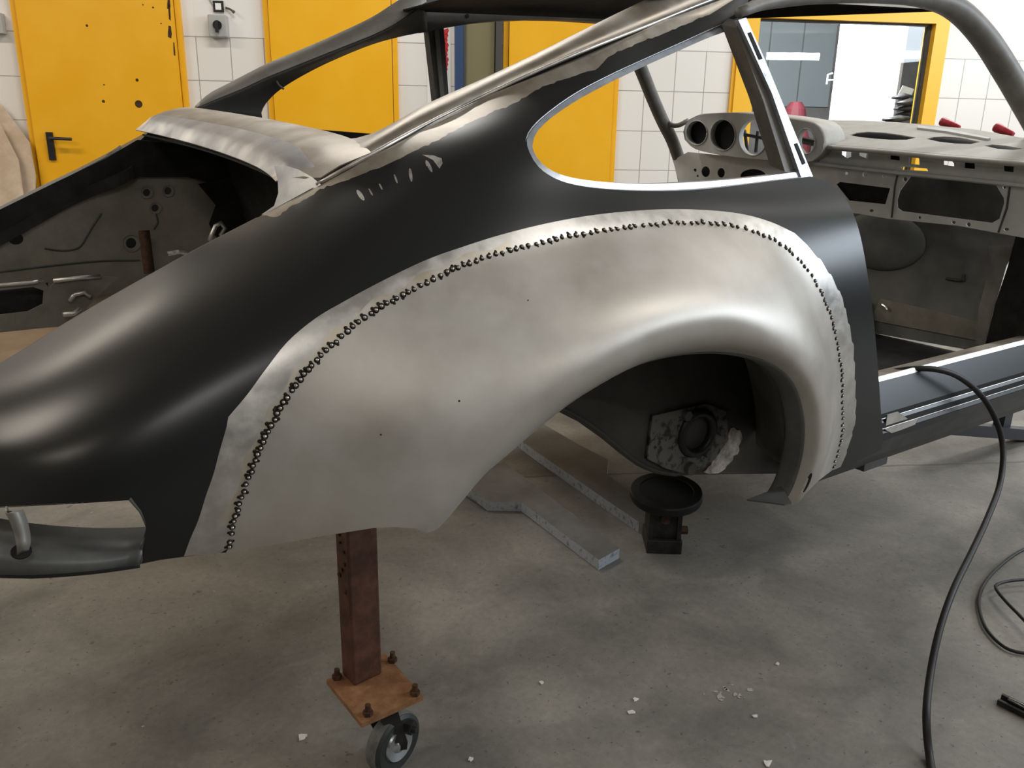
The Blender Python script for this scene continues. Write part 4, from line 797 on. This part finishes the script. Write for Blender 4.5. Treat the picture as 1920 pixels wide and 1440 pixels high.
# --- tail light opening, lower valance -------------------------------------------------
va = rs(smooth_line(yv([(268, 1030, -.775), (240, 1037, -.77), (150, 1040, -.755), (60, 1036, -.735), (0, 1030, -.72), (-80, 1015, -.67)]), 0.02), 40)
vb = rs(smooth_line(yv([(262, 1058, -.778), (200, 1067, -.775), (130, 1074, -.765), (60, 1078, -.75), (0, 1077, -.73), (-80, 1068, -.68)]), 0.02), 40)
vi = va+np.array([0.03, 0.05, 0.006])
mb = MB(); loft(mb, [vi, va+[0, 0.004, 0.003], va*0.8+vb*0.2+[-0.001, -0.004, 0], vb]); loft(mb, [vb, vb+[0.0, 0.002, -0.006], vb+[0.004, 0.02, -0.006]], 1)
o = mb.build('rear_valance', ['valance', 'primer'], car, smooth=True, autosmooth=50); sm = o.modifiers.new('thickness', 'SOLIDIFY'); sm.thickness = 0.0015
tp = rs(SB.fn(rear_uv[-12:]) if False else fb(SB.inv(dens([(241, 938), (150, 944), (60, 949), (0, 952), (-60, 960)], 14))), 30); mb = MB(); loft(mb, [tp, tp+[0.01, 0.03, -0.004]]); loft(mb, [tp+[0.01, 0.03, -0.004], tp+[0.012, 0.032, -0.012]]); o = mb.build('lamp_opening_flange', 'valance', car); sm = o.modifiers.new('thickness', 'SOLIDIFY'); sm.thickness = 0.0015
sv = rs(yv([(262, 1058, -.775), (264, 1030, -.775), (274, 990, -.78), (262, 962, -.785), (241, 938, -.785)]), 20); mb = MB(); loft(mb, [sv, sv+[0.02, 0.05, 0]]); o = mb.build('lamp_opening_side', 'dark_grey', car); sm = o.modifiers.new('thickness', 'SOLIDIFY'); sm.thickness = 0.0015
b1 = rs(smooth_line(yv([(10, 950, -.735), (22, 970, -.74), (33, 995, -.745), (41, 1022, -.75), (44, 1034, -.75)]), 0.01), 16); b2 = rs(smooth_line(yv([(44, 955, -.735), (52, 976, -.74), (57, 1000, -.745), (58, 1018, -.75), (54, 1032, -.75)]), 0.01), 16)
mb = MB(); loft(mb, [b1, b1*0.5+b2*0.5+[-0.01, -0.006, 0], b2]); o = mb.build('lamp_bracket', 'pillar_light', car, smooth=True); sm = o.modifiers.new('thickness', 'SOLIDIFY'); sm.thickness = 0.002
mb = MB(); h_ = at(40, 1035, 1, -.745); cyl(mb, h_, [0.05, -0.5, 1], 0.011, 0.002, 16); mb.build('valance_hole', 'black', car)
# --- dashboard ------------------------------------------------------------------------
XD = 1.60
lowd = [(1262, 300), (1290, 285), (1400, 296), (1520, 300), (1560, 271), (1672, 280), (1766, 289), (1920, 301), (1990, 308), (1990, 455), (1920, 446), (1794, 423), (1665, 410), (1611, 401), (1500, 385), (1275, 350)]
hol = [[(1578, 276), (1596, 274), (1596, 294), (1588, 297), (1578, 290)], [(1611, 281), (1618, 278), (1628, 284), (1627, 298), (1611, 292)], [(1669, 285), (1686, 286), (1687, 301), (1669, 299)], [(1705, 287), (1723, 289), (1724, 309), (1704, 307)], ell(1745, 293, 5, 3, 12), [(1769, 293), (1788, 294), (1789, 312), (1769, 309)], [(1809, 297), (1827, 299), (1828, 317), (1808, 315)], [(1852, 300), (1861, 301), (1861, 306), (1852, 305)], [(1881, 302), (1902, 304), (1900, 323), (1882, 321)],
       [(1687, 312), (1738, 316), (1740, 321), (1692, 318)], ell(1587, 325, 3, 3, 10), ell(1622, 327, 5, 5, 14), ell(1657, 330, 3, 3, 10), [(1568, 346), (1575, 341), (1669, 353), (1660, 383), (1592, 376)],
       [(1708, 330), (1720, 327), (1857, 340), (1866, 345), (1882, 371), (1883, 380), (1874, 410), (1860, 418), (1692, 396), (1683, 390), (1682, 375), (1687, 358)],
       ell(1697, 336, 4, 4, 12), ell(1883, 351, 3, 3, 10), ell(1634, 395, 4, 3, 10), ell(1724, 408, 3, 3, 10), ell(1788, 417, 4, 3, 10), ell(1816, 421, 4, 4, 10), ell(1887, 430, 5, 3, 10),
       ell(1323, 322, 8, 10, 18), ell(1352, 324, 7, 9, 16), ell(1412, 330, 24, 13, 24), ell(1303, 319, 3, 3, 10), ell(1308, 330, 2, 2, 8)]
mb = MB(); plate(mb, ax_(lowd, XD), [0.003, 0, 0], holes=[ax_(h2, XD) for h2 in hol]); ds = mb.build('dashboard', 'dash', car); ds['label'] = 'bare grey dashboard panel full of cut-outs'
# shelf under the upper strip, raised edge of the glovebox panel
se = ax_([(1530, 303), (1560, 307), (1691, 321), (1800, 331), (1990, 351)], XD-0.002); mb = MB(); loft(mb, [se, se+[-0.012, 0, -0.002], se+[-0.012, 0, -0.008], se+[0.0, 0, -0.012]]); o = mb.build('dash_ledge', 'dash', ds); sm = o.modifiers.new('thickness', 'SOLIDIFY'); sm.thickness = 0.001
mb = MB(); tube(mb, ax_([(1684, 322), (1678, 350), (1672, 408)], XD-0.001), 0.003, 6); mb.build('panel_seam', 'dark_grey', ds); mb = MB(); tube(mb, ax_([(1894, 345), (1888, 390), (1872, 436)], XD-0.001), 0.003, 6); mb.build('panel_seam', 'dark_grey', ds)
mb = MB(); plate(mb, ax_([(1675, 318), (1900, 335), (1900, 425), (1675, 402)], XD+0.16), [0.004, 0, 0]); mb.build('glovebox_back', 'dark_grey', ds)
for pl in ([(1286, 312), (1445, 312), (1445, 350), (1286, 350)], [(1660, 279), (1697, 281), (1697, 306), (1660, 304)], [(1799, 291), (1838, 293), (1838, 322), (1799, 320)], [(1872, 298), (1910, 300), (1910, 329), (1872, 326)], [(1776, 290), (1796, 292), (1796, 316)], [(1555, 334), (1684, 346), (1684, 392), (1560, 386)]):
    mb = MB(); plate(mb, ax_(pl, XD+0.02), [0.002, 0, 0]); mb.build('backing_plate', 'tar', ds)  # dark sheets added so these cut-outs read as shaded
pod = [(1284, 262), (1281, 248), (1284, 236), (1292, 224), (1306, 217), (1330, 214), (1390, 213), (1440, 218), (1493, 225), (1526, 233), (1540, 248), (1545, 268), (1540, 286), (1528, 299), (1512, 304), (1447, 301), (1397, 297), (1347, 290), (1303, 279)]
ga = [(1307, 249, 20, 23.5), (1356, 253, 24, 30), (1412, 258, 27, 35), (1466, 263, 24, 31), (1512, 265, 17, 25)]
mb = MB(); plate(mb, ax_(smooth_line(np.vstack([pod, pod[:1]]), 8)[:-1], XD-0.05), [0.003, 0, 0], holes=[ax_(ell(*g_, 32), XD-0.05) for g_ in ga]); pdm = mb.build('instrument_pod', 'dash', ds)
pr_ = ax_(smooth_line(np.vstack([pod, pod[:1]]), 8), XD-0.05); mb = MB(); loft(mb, [pr_, pr_+[0.012, 0, 0.004], pr_+[0.11, 0, 0.008]]); o = mb.build('pod_shroud', 'dash_top', pdm, smooth=True, autosmooth=50); sm = o.modifiers.new('thickness', 'SOLIDIFY'); sm.thickness = 0.002
for i, g_ in enumerate(ga):
    e_ = ax_(np.vstack([ell(*g_, 32), ell(*g_, 32)[:1]]), XD-0.05); mb = MB(); loft(mb, [e_+[-0.003, 0, 0], e_+[-0.001, 0, 0], e_+[0.02, 0, 0]])
    o = mb.build('gauge_bezel', 'dash', pdm, smooth=True); sm = o.modifiers.new('thickness', 'SOLIDIFY'); sm.thickness = 0.003
mb = MB()
for g_ in ga[:2]: c = at(g_[0], g_[1], 0, XD-0.025); mb = MB(); cyl(mb, c, [1, 0, 0], 0.047 if g_[0] < 1330 else .058, 0.004, 24); mb.build('gauge_back', 'black', pdm)
for (x0_, y0_, x1_, y1_, r_) in ((1396, 244, 1402, 288, .006), (1421, 246, 1417, 286, .006), (1384, 250, 1446, 262, .006), (1500, 262, 1528, 268, .012)):
    mb = MB(); tube(mb, [at(x0_, y0_, 0, XD+0.06), at(x1_, y1_, 0, XD+0.06)], r_, 8); mb.build('gauge_bracket', 'dark_grey', pdm)
# dash top, sloping up to the windscreen
tl = [(1536, 250), (1560, 271), (1672, 280), (1766, 289), (1920, 301), (1990, 308)]; ta = ax_(tl, XD-0.02)
P0_, P1_ = at(1560, 271, 0, XD-0.02), at(1920, 301, 0, XD-0.02); Q0_ = at(1620, 226, 0, 1.93); nrm = np.cross(P1_-P0_, Q0_-P0_); nrm /= np.linalg.norm(nrm)
if nrm[2] < 0: nrm = -nrm
def onp(px, off=0.0): return np.array([CAM+ray(x, y)*(((P0_+nrm*off-CAM)@nrm)/(ray(x, y)@nrm)) for x, y in px])
tt_ = [(1540, 262), (1560, 271), (1672, 280), (1766, 289), (1920, 301), (2000, 309), (2000, 268), (1920, 259), (1830, 243), (1740, 234), (1680, 229), (1620, 226), (1560, 225), (1500, 225), (1520, 240)]
vents = [[(1592, 253), (1605, 249), (1628, 247), (1660, 249), (1690, 253), (1718, 258), (1700, 262), (1670, 262), (1640, 260), (1612, 257)], [(1736, 260), (1750, 257), (1770, 256), (1800, 258), (1838, 266), (1820, 270), (1790, 269), (1762, 266)], [(1845, 273), (1860, 271), (1885, 273), (1918, 279), (1900, 281), (1870, 279)], ell(1556, 247, 8, 2.5, 12)]
mb = MB(); plate(mb, onp(tt_), -nrm*0.003, holes=[onp(v_) for v_ in vents]); o = mb.build('dash_top', 'dash_top', ds); o['label'] = 'pale grey dash top with three lens-shaped vents'
mb = MB(); le2 = onp([(1536, 268), (1560, 272), (1672, 281), (1766, 290), (1920, 302), (2000, 310)]); loft(mb, [le2, le2+[-0.010, 0, -0.006], le2+[-0.008, 0, -0.014], le2+[0.02, 0, -0.016]]); o = mb.build('dash_lip', 'dash_top', ds, smooth=True); sm = o.modifiers.new('thickness', 'SOLIDIFY'); sm.thickness = 0.001
mb = MB(); pw = onp([(1722, 235), (1780, 242), (1858, 258), (1852, 260), (1775, 246), (1720, 239)], 0.006); plate(mb, pw, -nrm*0.006); mb.build('windscreen_ledge', 'dash', ds)
mb = MB(); pw = onp([(1540, 250), (1560, 243), (1600, 241), (1720, 252), (1840, 262), (1960, 275), (1960, 285), (1840, 283), (1700, 268), (1560, 262)], -0.03); plate(mb, pw, -nrm*0.003); mb.build('vent_box', 'black', ds)
# --- footwell ------------------------------------------------------------------------
XB = 1.92
mb = MB(); plate(mb, ax_([(1560, 380), (1990, 440), (1990, 470), (1870, 470), (1838, 660), (1640, 625), (1560, 610)], XB), [0.004, 0, 0]); o = mb.build('front_bulkhead', 'footwell', car); o['label'] = 'dirty grey bulkhead behind the footwell'
mb = MB(); plate(mb, ax_([(1632, 600), (1840, 640), (1846, 606), (1740, 580), (1650, 560)], XB-0.006), [0.003, 0, 0]); mb.build('bulkhead_step', 'dirty', car)
c = at(1652, 452, 0, XB); mb = MB(); ms = []
for i in range(13):
    f_ = i/12*math.pi/2; ms.append((0.165*math.sin(f_)+1e-4, 0.035*math.cos(f_)))
cyl(mb, c, [-1, 0, 0], 1, 1, 28, prof=[(a, b_) for a, b_ in ms[::-1]])
V = np.array(mb.v); V[:, 2] = c[2]+(V[:, 2]-c[2])*0.62; mb.v = [tuple(p) for p in V]; mb.build('bulkhead_bulge', 'footwell', car, smooth=True)
mb = MB(); plate(mb, ax_([(1853, 462), (1909, 460), (1887, 498), (1861, 588), (1849, 648), (1829, 645), (1835, 578), (1858, 494)], XB-0.05), [0.003, 0, 0]); o = mb.build('hinge_pillar_flange', 'pillar', car)
mb = MB(); plate(mb, ax_([(1905, 440), (2000, 445), (2000, 680), (1842, 668), (1866, 570), (1890, 498)], XB-0.06), [0.004, 0, 0]); mb.build('hinge_pillar', 'tar', car)
mb = MB(); tube(mb, ax_([(1774, 522), (1796, 526), (1806, 525), (1806, 514)], XB-0.006), 0.005, 8); mb.build('bulkhead_bracket', 'dark_grey', car)
mb = MB(); tube(mb, ax_([(1654, 571), (1660, 575), (1664, 581)], XB-0.02), 0.005, 8); mb.build('bright_clip', 'bright', car)
mb = MB(); plate(mb, [L([0.80, -0.62, 0.20]), L([1.92, -0.62, 0.22]), L([1.92, 0.62, 0.22]), L([0.80, 0.62, 0.20])], [0, 0, -0.003]); mb.build('floor_pan', 'tar', car)
mb = MB(); loft(mb, [L(np.array([[0.82, y_, z_], [1.9, y_, z_]])) for y_, z_ in ((0.13, .20), (0.11, .33), (0.06, .36), (-0.06, .355), (-0.11, .33), (-0.13, .20))]); o = mb.build('centre_tunnel', 'tar', car); sm = o.modifiers.new('thickness', 'SOLIDIFY'); sm.thickness = 0.003
mb = MB(); loft(mb, [L(np.array([[0.7, y_, z_], [2.2, y_, z_]])) for y_, z_ in ((0.60, .30), (0.70, .30), (0.76, .22), (0.72, .12))]); o = mb.build('far_sill', 'primer', car); sm = o.modifiers.new('thickness', 'SOLIDIFY'); sm.thickness = 0.003
mb = MB(); plate(mb, [L([0.14, -0.58, 0.46]), L([0.14, 0.62, 0.50]), L([0.02, 0.62, 0.70]), L([0.02, -0.60, 0.64])], [-0.004, 0, 0]); mb.build('rear_bulkhead', 'dark_grey', car)
mb = MB(); plate(mb, [L([0.02, -0.60, 0.64]), L([0.02, 0.62, 0.70]), L([-0.14, 0.60, 0.80]), L([-0.14, -0.56, 0.74])], [0, 0, -0.004]); mb.build('parcel_shelf', 'dark_grey', car)

# ================================================================== THINGS AROUND THE CAR
# red plugs resting at the windscreen base
for (x, y, x2, y2, lab) in ((1769, 229, 1797, 239, 'left red plastic plug lying behind the dash top in front of the white tiles'), (1870, 240, 1898, 252, 'right red plastic plug lying behind the dash top close to the windscreen pillar')):
    a = at(x, y, 0, 2.02); b_ = at(x2, y2, 0, 2.02); d_ = b_-a; ln = np.linalg.norm(d_); mb = MB(); cyl(mb, a, d_, 1, 1, 20, prof=[(0.006, -0.012), (0.013, -0.008), (0.015, 0.0), (0.012, ln*0.5), (0.009, ln), (0.007, ln+0.004)]); tag(mb.build('red_plug', 'red', smooth=True, autosmooth=40), lab, 'plug', 'red plugs behind the dash')
# rusty stand leg with caster
ZP = 0.18
st = root('caster_stand', 'rusty square stand leg on a bolted plate and swivel caster under the rear fender', 'stand', (-0.285, -0.6, 0.0))
pc = az([(612, 1275), (678, 1357), (793, 1305), (722, 1224)], ZP); mb = MB(); plate(mb, pc, [0, 0, -0.009]); mb.build('base_plate', 'rust_plate', st)
c0_, c1_, c2_ = az([(641, 1264), (664, 1288), (717, 1263)], ZP); c3_ = c0_+c2_-c1_
mb = MB(); plate(mb, [c0_, c1_, c2_, c3_], [0, 0, 0.42]); o = mb.build('post', 'rust', st); bv = o.modifiers.new('bevel', 'BEVEL'); bv.width = 0.004; bv.segments = 2
mb = MB()
for i, (x, y) in enumerate(((632, 1272), (690, 1340), (778, 1302), (736, 1240))):
    q = at(x, y, 2, ZP); cyl(mb, q, [0, 0, 1], 0.009, 0.008, 6); cyl(mb, q+[0, 0, 0.008], [0.05, 0, 1], 0.005, 0.012, 12)
    mb.build('plate_bolt', 'rust_dark', st); mb = MB()
mb = MB(); fdir = (c1_-c0_)/np.linalg.norm(c1_-c0_); nfl = np.cross(fdir, [0, 0, 1.0]); mid_ = (c0_+c1_)/2
for k in range(9):
    q = mid_+nfl*0.001+fdir*random.uniform(-0.012, 0.012)+np.array([0, 0, 0.19+0.018*k+random.uniform(-0.006, 0.006)]); mb = MB(); cyl(mb, q-nfl*0.002, nfl, random.uniform(0.002, 0.005), 0.004, 8); mb.build('weld_spatter', 'rust_dark', st)
wc = at(737, 1389, 2, 0.058); wa = np.array([0.31, -0.95, 0.0]); wa /= np.linalg.norm(wa)
mb = MB(); cyl(mb, wc-wa*0.017, wa, 1, 1, 40, prof=[(0.030, 0.002), (0.050, 0.0), (0.0565, 0.004), (0.058, 0.017), (0.0565, 0.030), (0.050, 0.034), (0.030, 0.032)]); tr = mb.build('wheel', 'tyre', st, smooth=True, autosmooth=35)
mb = MB(); cyl(mb, wc+wa*0.0155, wa, 1, 1, 32, prof=[(0.033, 0.0), (0.031, 0.004), (0.016, 0.001), (0.012, 0.006), (0.005, 0.008)]); mb.build('hub', 'zinc', tr, smooth=True, autosmooth=50)
mb = MB(); cyl(mb, wc-wa*0.012, wa, 1, 1, 40, prof=[(0.0575, 0.0), (0.0588, 0.004), (0.0588, 0.020), (0.0575, 0.024)]); mb.build('tread_band', 'tread', tr, smooth=True, autosmooth=35)
sw = pc.mean(0); sw[2] = 0; mb = MB(); cyl(mb, [sw[0], sw[1], 0.150], [0, 0, 1], 0.034, 0.021, 28); tz = np.array([0, 0, 1.0])
fdir2 = sw-wc; fdir2[2] = 0; fdir2 /= np.linalg.norm(fdir2)
for sg_ in (-1, 1):
    o_ = wc+wa*0.024*sg_; t0 = np.array([sw[0], sw[1], 0.150])+wa*0.024*sg_
    plate(mb, [o_+fdir2*-0.006+[0, 0, -0.006], o_+fdir2*0.008+[0, 0, -0.006], t0+fdir2*0.020, t0-fdir2*0.020, o_-fdir2*0.008+[0, 0, 0.01]], wa*0.003*sg_)
mb.build('fork', 'black_steel', st)
mb = MB(); q = at(770, 1357, 2, 0.085); cyl(mb, q-[0.012, 0, 0], [0.6, -0.8, 0], 0.013, 0.016, 6); cyl(mb, q-[0.02, -0.008, 0], [0.6, -0.8, 0], 0.007, 0.036, 12); mb.build('axle_nut', 'black_steel', st)
# flat steel hoist rails on the floor
def railpiece(px, h, label):
    mb = MB(); loop = az(px, h); P_ = loop; plate(mb, P_, [0, 0, -(h-0.001)]); o = mb.build('steel_rail', ['galv', 'galv_edge'])
    me = o.data
    for p in me.polygons:
        if abs(p.normal.z) < 0.5: p.material_index = 1
    return tag(o, label, 'rail', 'steel rails on the floor')
railpiece([(862, 905), (900, 930), (914, 941), (978, 942), (1123, 1050), (1162, 1028), (1000, 908), (945, 866), (900, 880)], 0.032, 'shorter grey steel rail with a kinked end lying on the floor nearest the camera')
railpiece([(930, 792), (1000, 843), (1135, 936), (1198, 979), (1199, 952), (1182, 921), (1138, 889), (1141, 862), (1086, 834), (1010, 790), (960, 770)], 0.036, 'longer grey steel rail with a stepped edge running behind the black lift pad')
# black lift pad
lp = root('lift_pad', 'black round lift pad on a square steel foot standing under the wheel arch', 'lift pad', tuple(at(1245, 1020, 2, 0.0)))
b0 = az([(1212, 1038), (1278, 1040)], 0.0); yb_ = b0[:, 1].mean(); bx0, bx1 = b0[0], b0[1]; ex = bx1-bx0; ex[2] = 0; ey = np.cross([0, 0, 1.0], ex/np.linalg.norm(ex)); sz = np.linalg.norm(ex)
mb = MB(); box(mb, bx0, ex, ey*sz*1.1, [0, 0, 0.042]); o = mb.build('foot_block', 'black_steel', lp); bv = o.modifiers.new('bevel', 'BEVEL'); bv.width = 0.003; bv.segments = 2
bc = bx0+ex*0.5+ey*sz*0.55
mb = MB(); box(mb, bc-ex*0.46-ey*sz*0.36+[0, 0, 0.042], ex*0.92, ey*sz*0.8, [0, 0, 0.10]); 
for sg_ in (-1, 1): box(mb, bc+ex*(0.40*sg_-0.06)-ey*sz*0.46+[0, 0, 0.042], ex*0.12, ey*sz*0.1, [0, 0, 0.095])
o = mb.build('column', 'black_steel', lp)
padh = None
for zz in np.linspace(0.1, 0.4, 121):
    q = at(1250, 920, 2, zz)
    if (q-bc)@ey <= 0: padh = zz; pq = q; break
R_ = 0.103; mb = MB(); cyl(mb, [bc[0]+0.004, bc[1], pq[2]-0.026], [-0.09, -0.085, 1], 1, 1, 48, prof=[(R_*0.75, -0.004), (R_*0.97, 0.002), (R_, 0.010), (R_, 0.024), (R_*0.97, 0.028), (R_*0.75, 0.029), (R_*0.73, 0.026), (0.02, 0.025)]); mb.build('round_pad', 'rubber', lp, smooth=True, autosmooth=35)
mb = MB(); q = at(1284, 1002, 2, 0.055); cyl(mb, bc+ex*0.46+[0, 0, 0.05], ex, 0.012, 0.026, 6); mb.build('clamp_bolt', 'rust_dark', lp); mb = MB(); cyl(mb, bc-ey*sz*0.37+[0, 0, 0.10], -ey, 0.014, 0.004, 18); mb.build('clamp_bolt', 'rust_dark', lp)
# dark stand beam under the front of the sill
bs = root('jig_stand', 'blue-black steel stand beam with a short post under the front of the sill', 'stand', tuple(at(1895, 812, 1, -0.36)*[1, 1, 0]))
mb = MB(); a0 = at(1766, 792, 1, -0.36); a1 = at(1925, 806, 1, -0.42); dd = a1-a0; box(mb, a0, dd*1.8, [0, 0.06, 0], [0, 0, -0.045]); mb.build('beam', 'beam', bs)
mb = MB(); q = at(1886, 800, 1, -0.39); box(mb, [q[0]-0.02, q[1], q[2]-0.01], [0.06, 0, 0], [0, 0.04, 0], [0, 0, 0.18]); mb.build('post', 'beam', bs)
mb = MB(); e_ = a0+dd*1.6; box(mb, [e_[0], e_[1], 0.0], [0.06, 0, 0], [0, 0.06, 0], [0, 0, max(0.02, e_[2]-0.045)]); e_ = a0+dd*1.75; mb.build('leg', 'beam', bs)
# cables
cab = [tuple(at(1560, 735, 1, -0.52)), tuple(at(1640, 706, 1, -0.60)), tuple(at(1692, 694, 1, -0.68)), tuple(at(1750, 692, 1, -0.735)), tuple(at(1800, 708, 1, -0.765)), tuple(at(1845, 748, 1, -0.79)), tuple(at(1872, 800, 1, -0.815)), tuple(at(1881, 850, 1, -0.84)), tuple(at(1874, 910, 1, -0.875)), tuple(at(1852, 970, 1, -0.92)), tuple(at(1822, 1035, 1, -0.97)), tuple(at(1788, 1105, 1, -1.015)), tuple(at(1762, 1180, 1, -1.05)), tuple(at(1745, 1260, 1, -1.085)), tuple(at(1737, 1340, 1, -1.13)), tuple(at(1743, 1420, 2, 0.009)), tuple(at(1760, 1490, 2, 0.009)), tuple(at(1800, 1600, 2, 0.009))]
mb = MB(); tube(mb, smooth_line(cab, 0.012), 0.0075, 12); tag(mb.build('power_cable', 'rubber', smooth=True), 'thick black cable hanging over the sill down to the floor', 'cable')
l1 = [(1990, 1000), (1920, 1030), (1880, 1057), (1850, 1088), (1836, 1120), (1838, 1150), (1850, 1180), (1876, 1208), (1905, 1222), (1960, 1228)]
mb = MB(); tube(mb, smooth_line(az(l1, 0.007), 0.01), 0.0042, 10); l2 = [(1990, 1092), (1920, 1094), (1885, 1098), (1868, 1104), (1866, 1112), (1884, 1135), (1910, 1162), (1960, 1215)]; tube(mb, smooth_line(np.array([p+[0, 0, 0.012] for p in az(l2, 0.012)]), 0.01), 0.0042, 10)
tag(mb.build('thin_cable', 'rubber', smooth=True), 'thin black cable coiled in a loop on the floor at the right edge', 'cable')
gc = root('ground_clamp', 'small steel welding clamp with black jaws on the floor at the lower right', 'clamp', tuple(at(1900, 1325, 2, 0.0)))
mb = MB(); a = at(1876, 1304, 2, 0.018); b_ = at(1960, 1346, 2, 0.018); d_ = (b_-a)/np.linalg.norm(b_-a); sd = np.cross([0, 0, 1.0], d_)
for sg_ in (-1, 1): mb = MB(); box(mb, a+sd*(0.008*sg_-0.004)-[0, 0, 0.017], d_*0.075, sd*0.007, [0, 0, 0.012+0.006*(sg_ > 0)]); mb.build('jaw', 'black_steel', gc)
mb = MB(); tube(mb, [a+d_*0.015+sd*0.002, a+d_*0.12+sd*0.002], [0.004, 0.007], 10); tube(mb, [a+d_*0.034+sd*0.016+[0, 0, -0.006], a+d_*0.062+sd*0.012+[0, 0, 0.004]], 0.0055, 8); mb.build('handle', 'zinc', gc, smooth=True)
# small white flakes on the floor
for (x, y, r, lab) in ((566, 1382, 0.013, 'largest white flake on the floor left of the caster'), (883, 1424, 0.007, 'small round white flake on the floor right of the caster'), (1015, 1280, 0.007, 'small white flake on the open floor behind the caster level'), (1192, 1312, 0.008, 'upper of two narrow white flakes side by side on the floor'), (1184, 1336, 0.010, 'lower of two narrow white flakes side by side on the floor'), (1415, 1342, 0.008, 'white flake on the floor right of the pale splash'), (1458, 1245, 0.007, 'pale flake on the floor below the lift pad side'), (1440, 1433, 0.012, 'pale flake at the bottom edge of the floor')):
    q = at(x, y, 2, 0.001); n_p = 9; a_ = np.sort(rng.uniform(0, 2*np.pi, n_p)); pl = [q+np.array([math.cos(t_)*r*rng.uniform(.6, 1.15), math.sin(t_)*r*rng.uniform(.45, .9), 0.002]) for t_ in a_]
    mb = MB(); plate(mb, pl, [0, 0, -0.002]); tag(mb.build('paint_flake', 'flake'), lab, 'flake', 'white flakes on the floor')
mb = MB()
for k in range(16):
    q = at(1366+rng.normal(0, 22), 1298+rng.normal(0, 13), 2, 0.0008); r = rng.uniform(0.003, 0.010); a_ = np.sort(rng.uniform(0, 2*np.pi, 8)); plate(mb, [q+np.array([math.cos(t_)*r*rng.uniform(.5, 1.2), math.sin(t_)*r*rng.uniform(.4, .9), 0.0004]) for t_ in a_], [0, 0, -0.0006])
o = mb.build('paint_splash', 'splash'); o['kind'] = 'stuff'; tag(o, 'pale dried paint splash on the floor between the caster and the thick cable', 'paint splash')
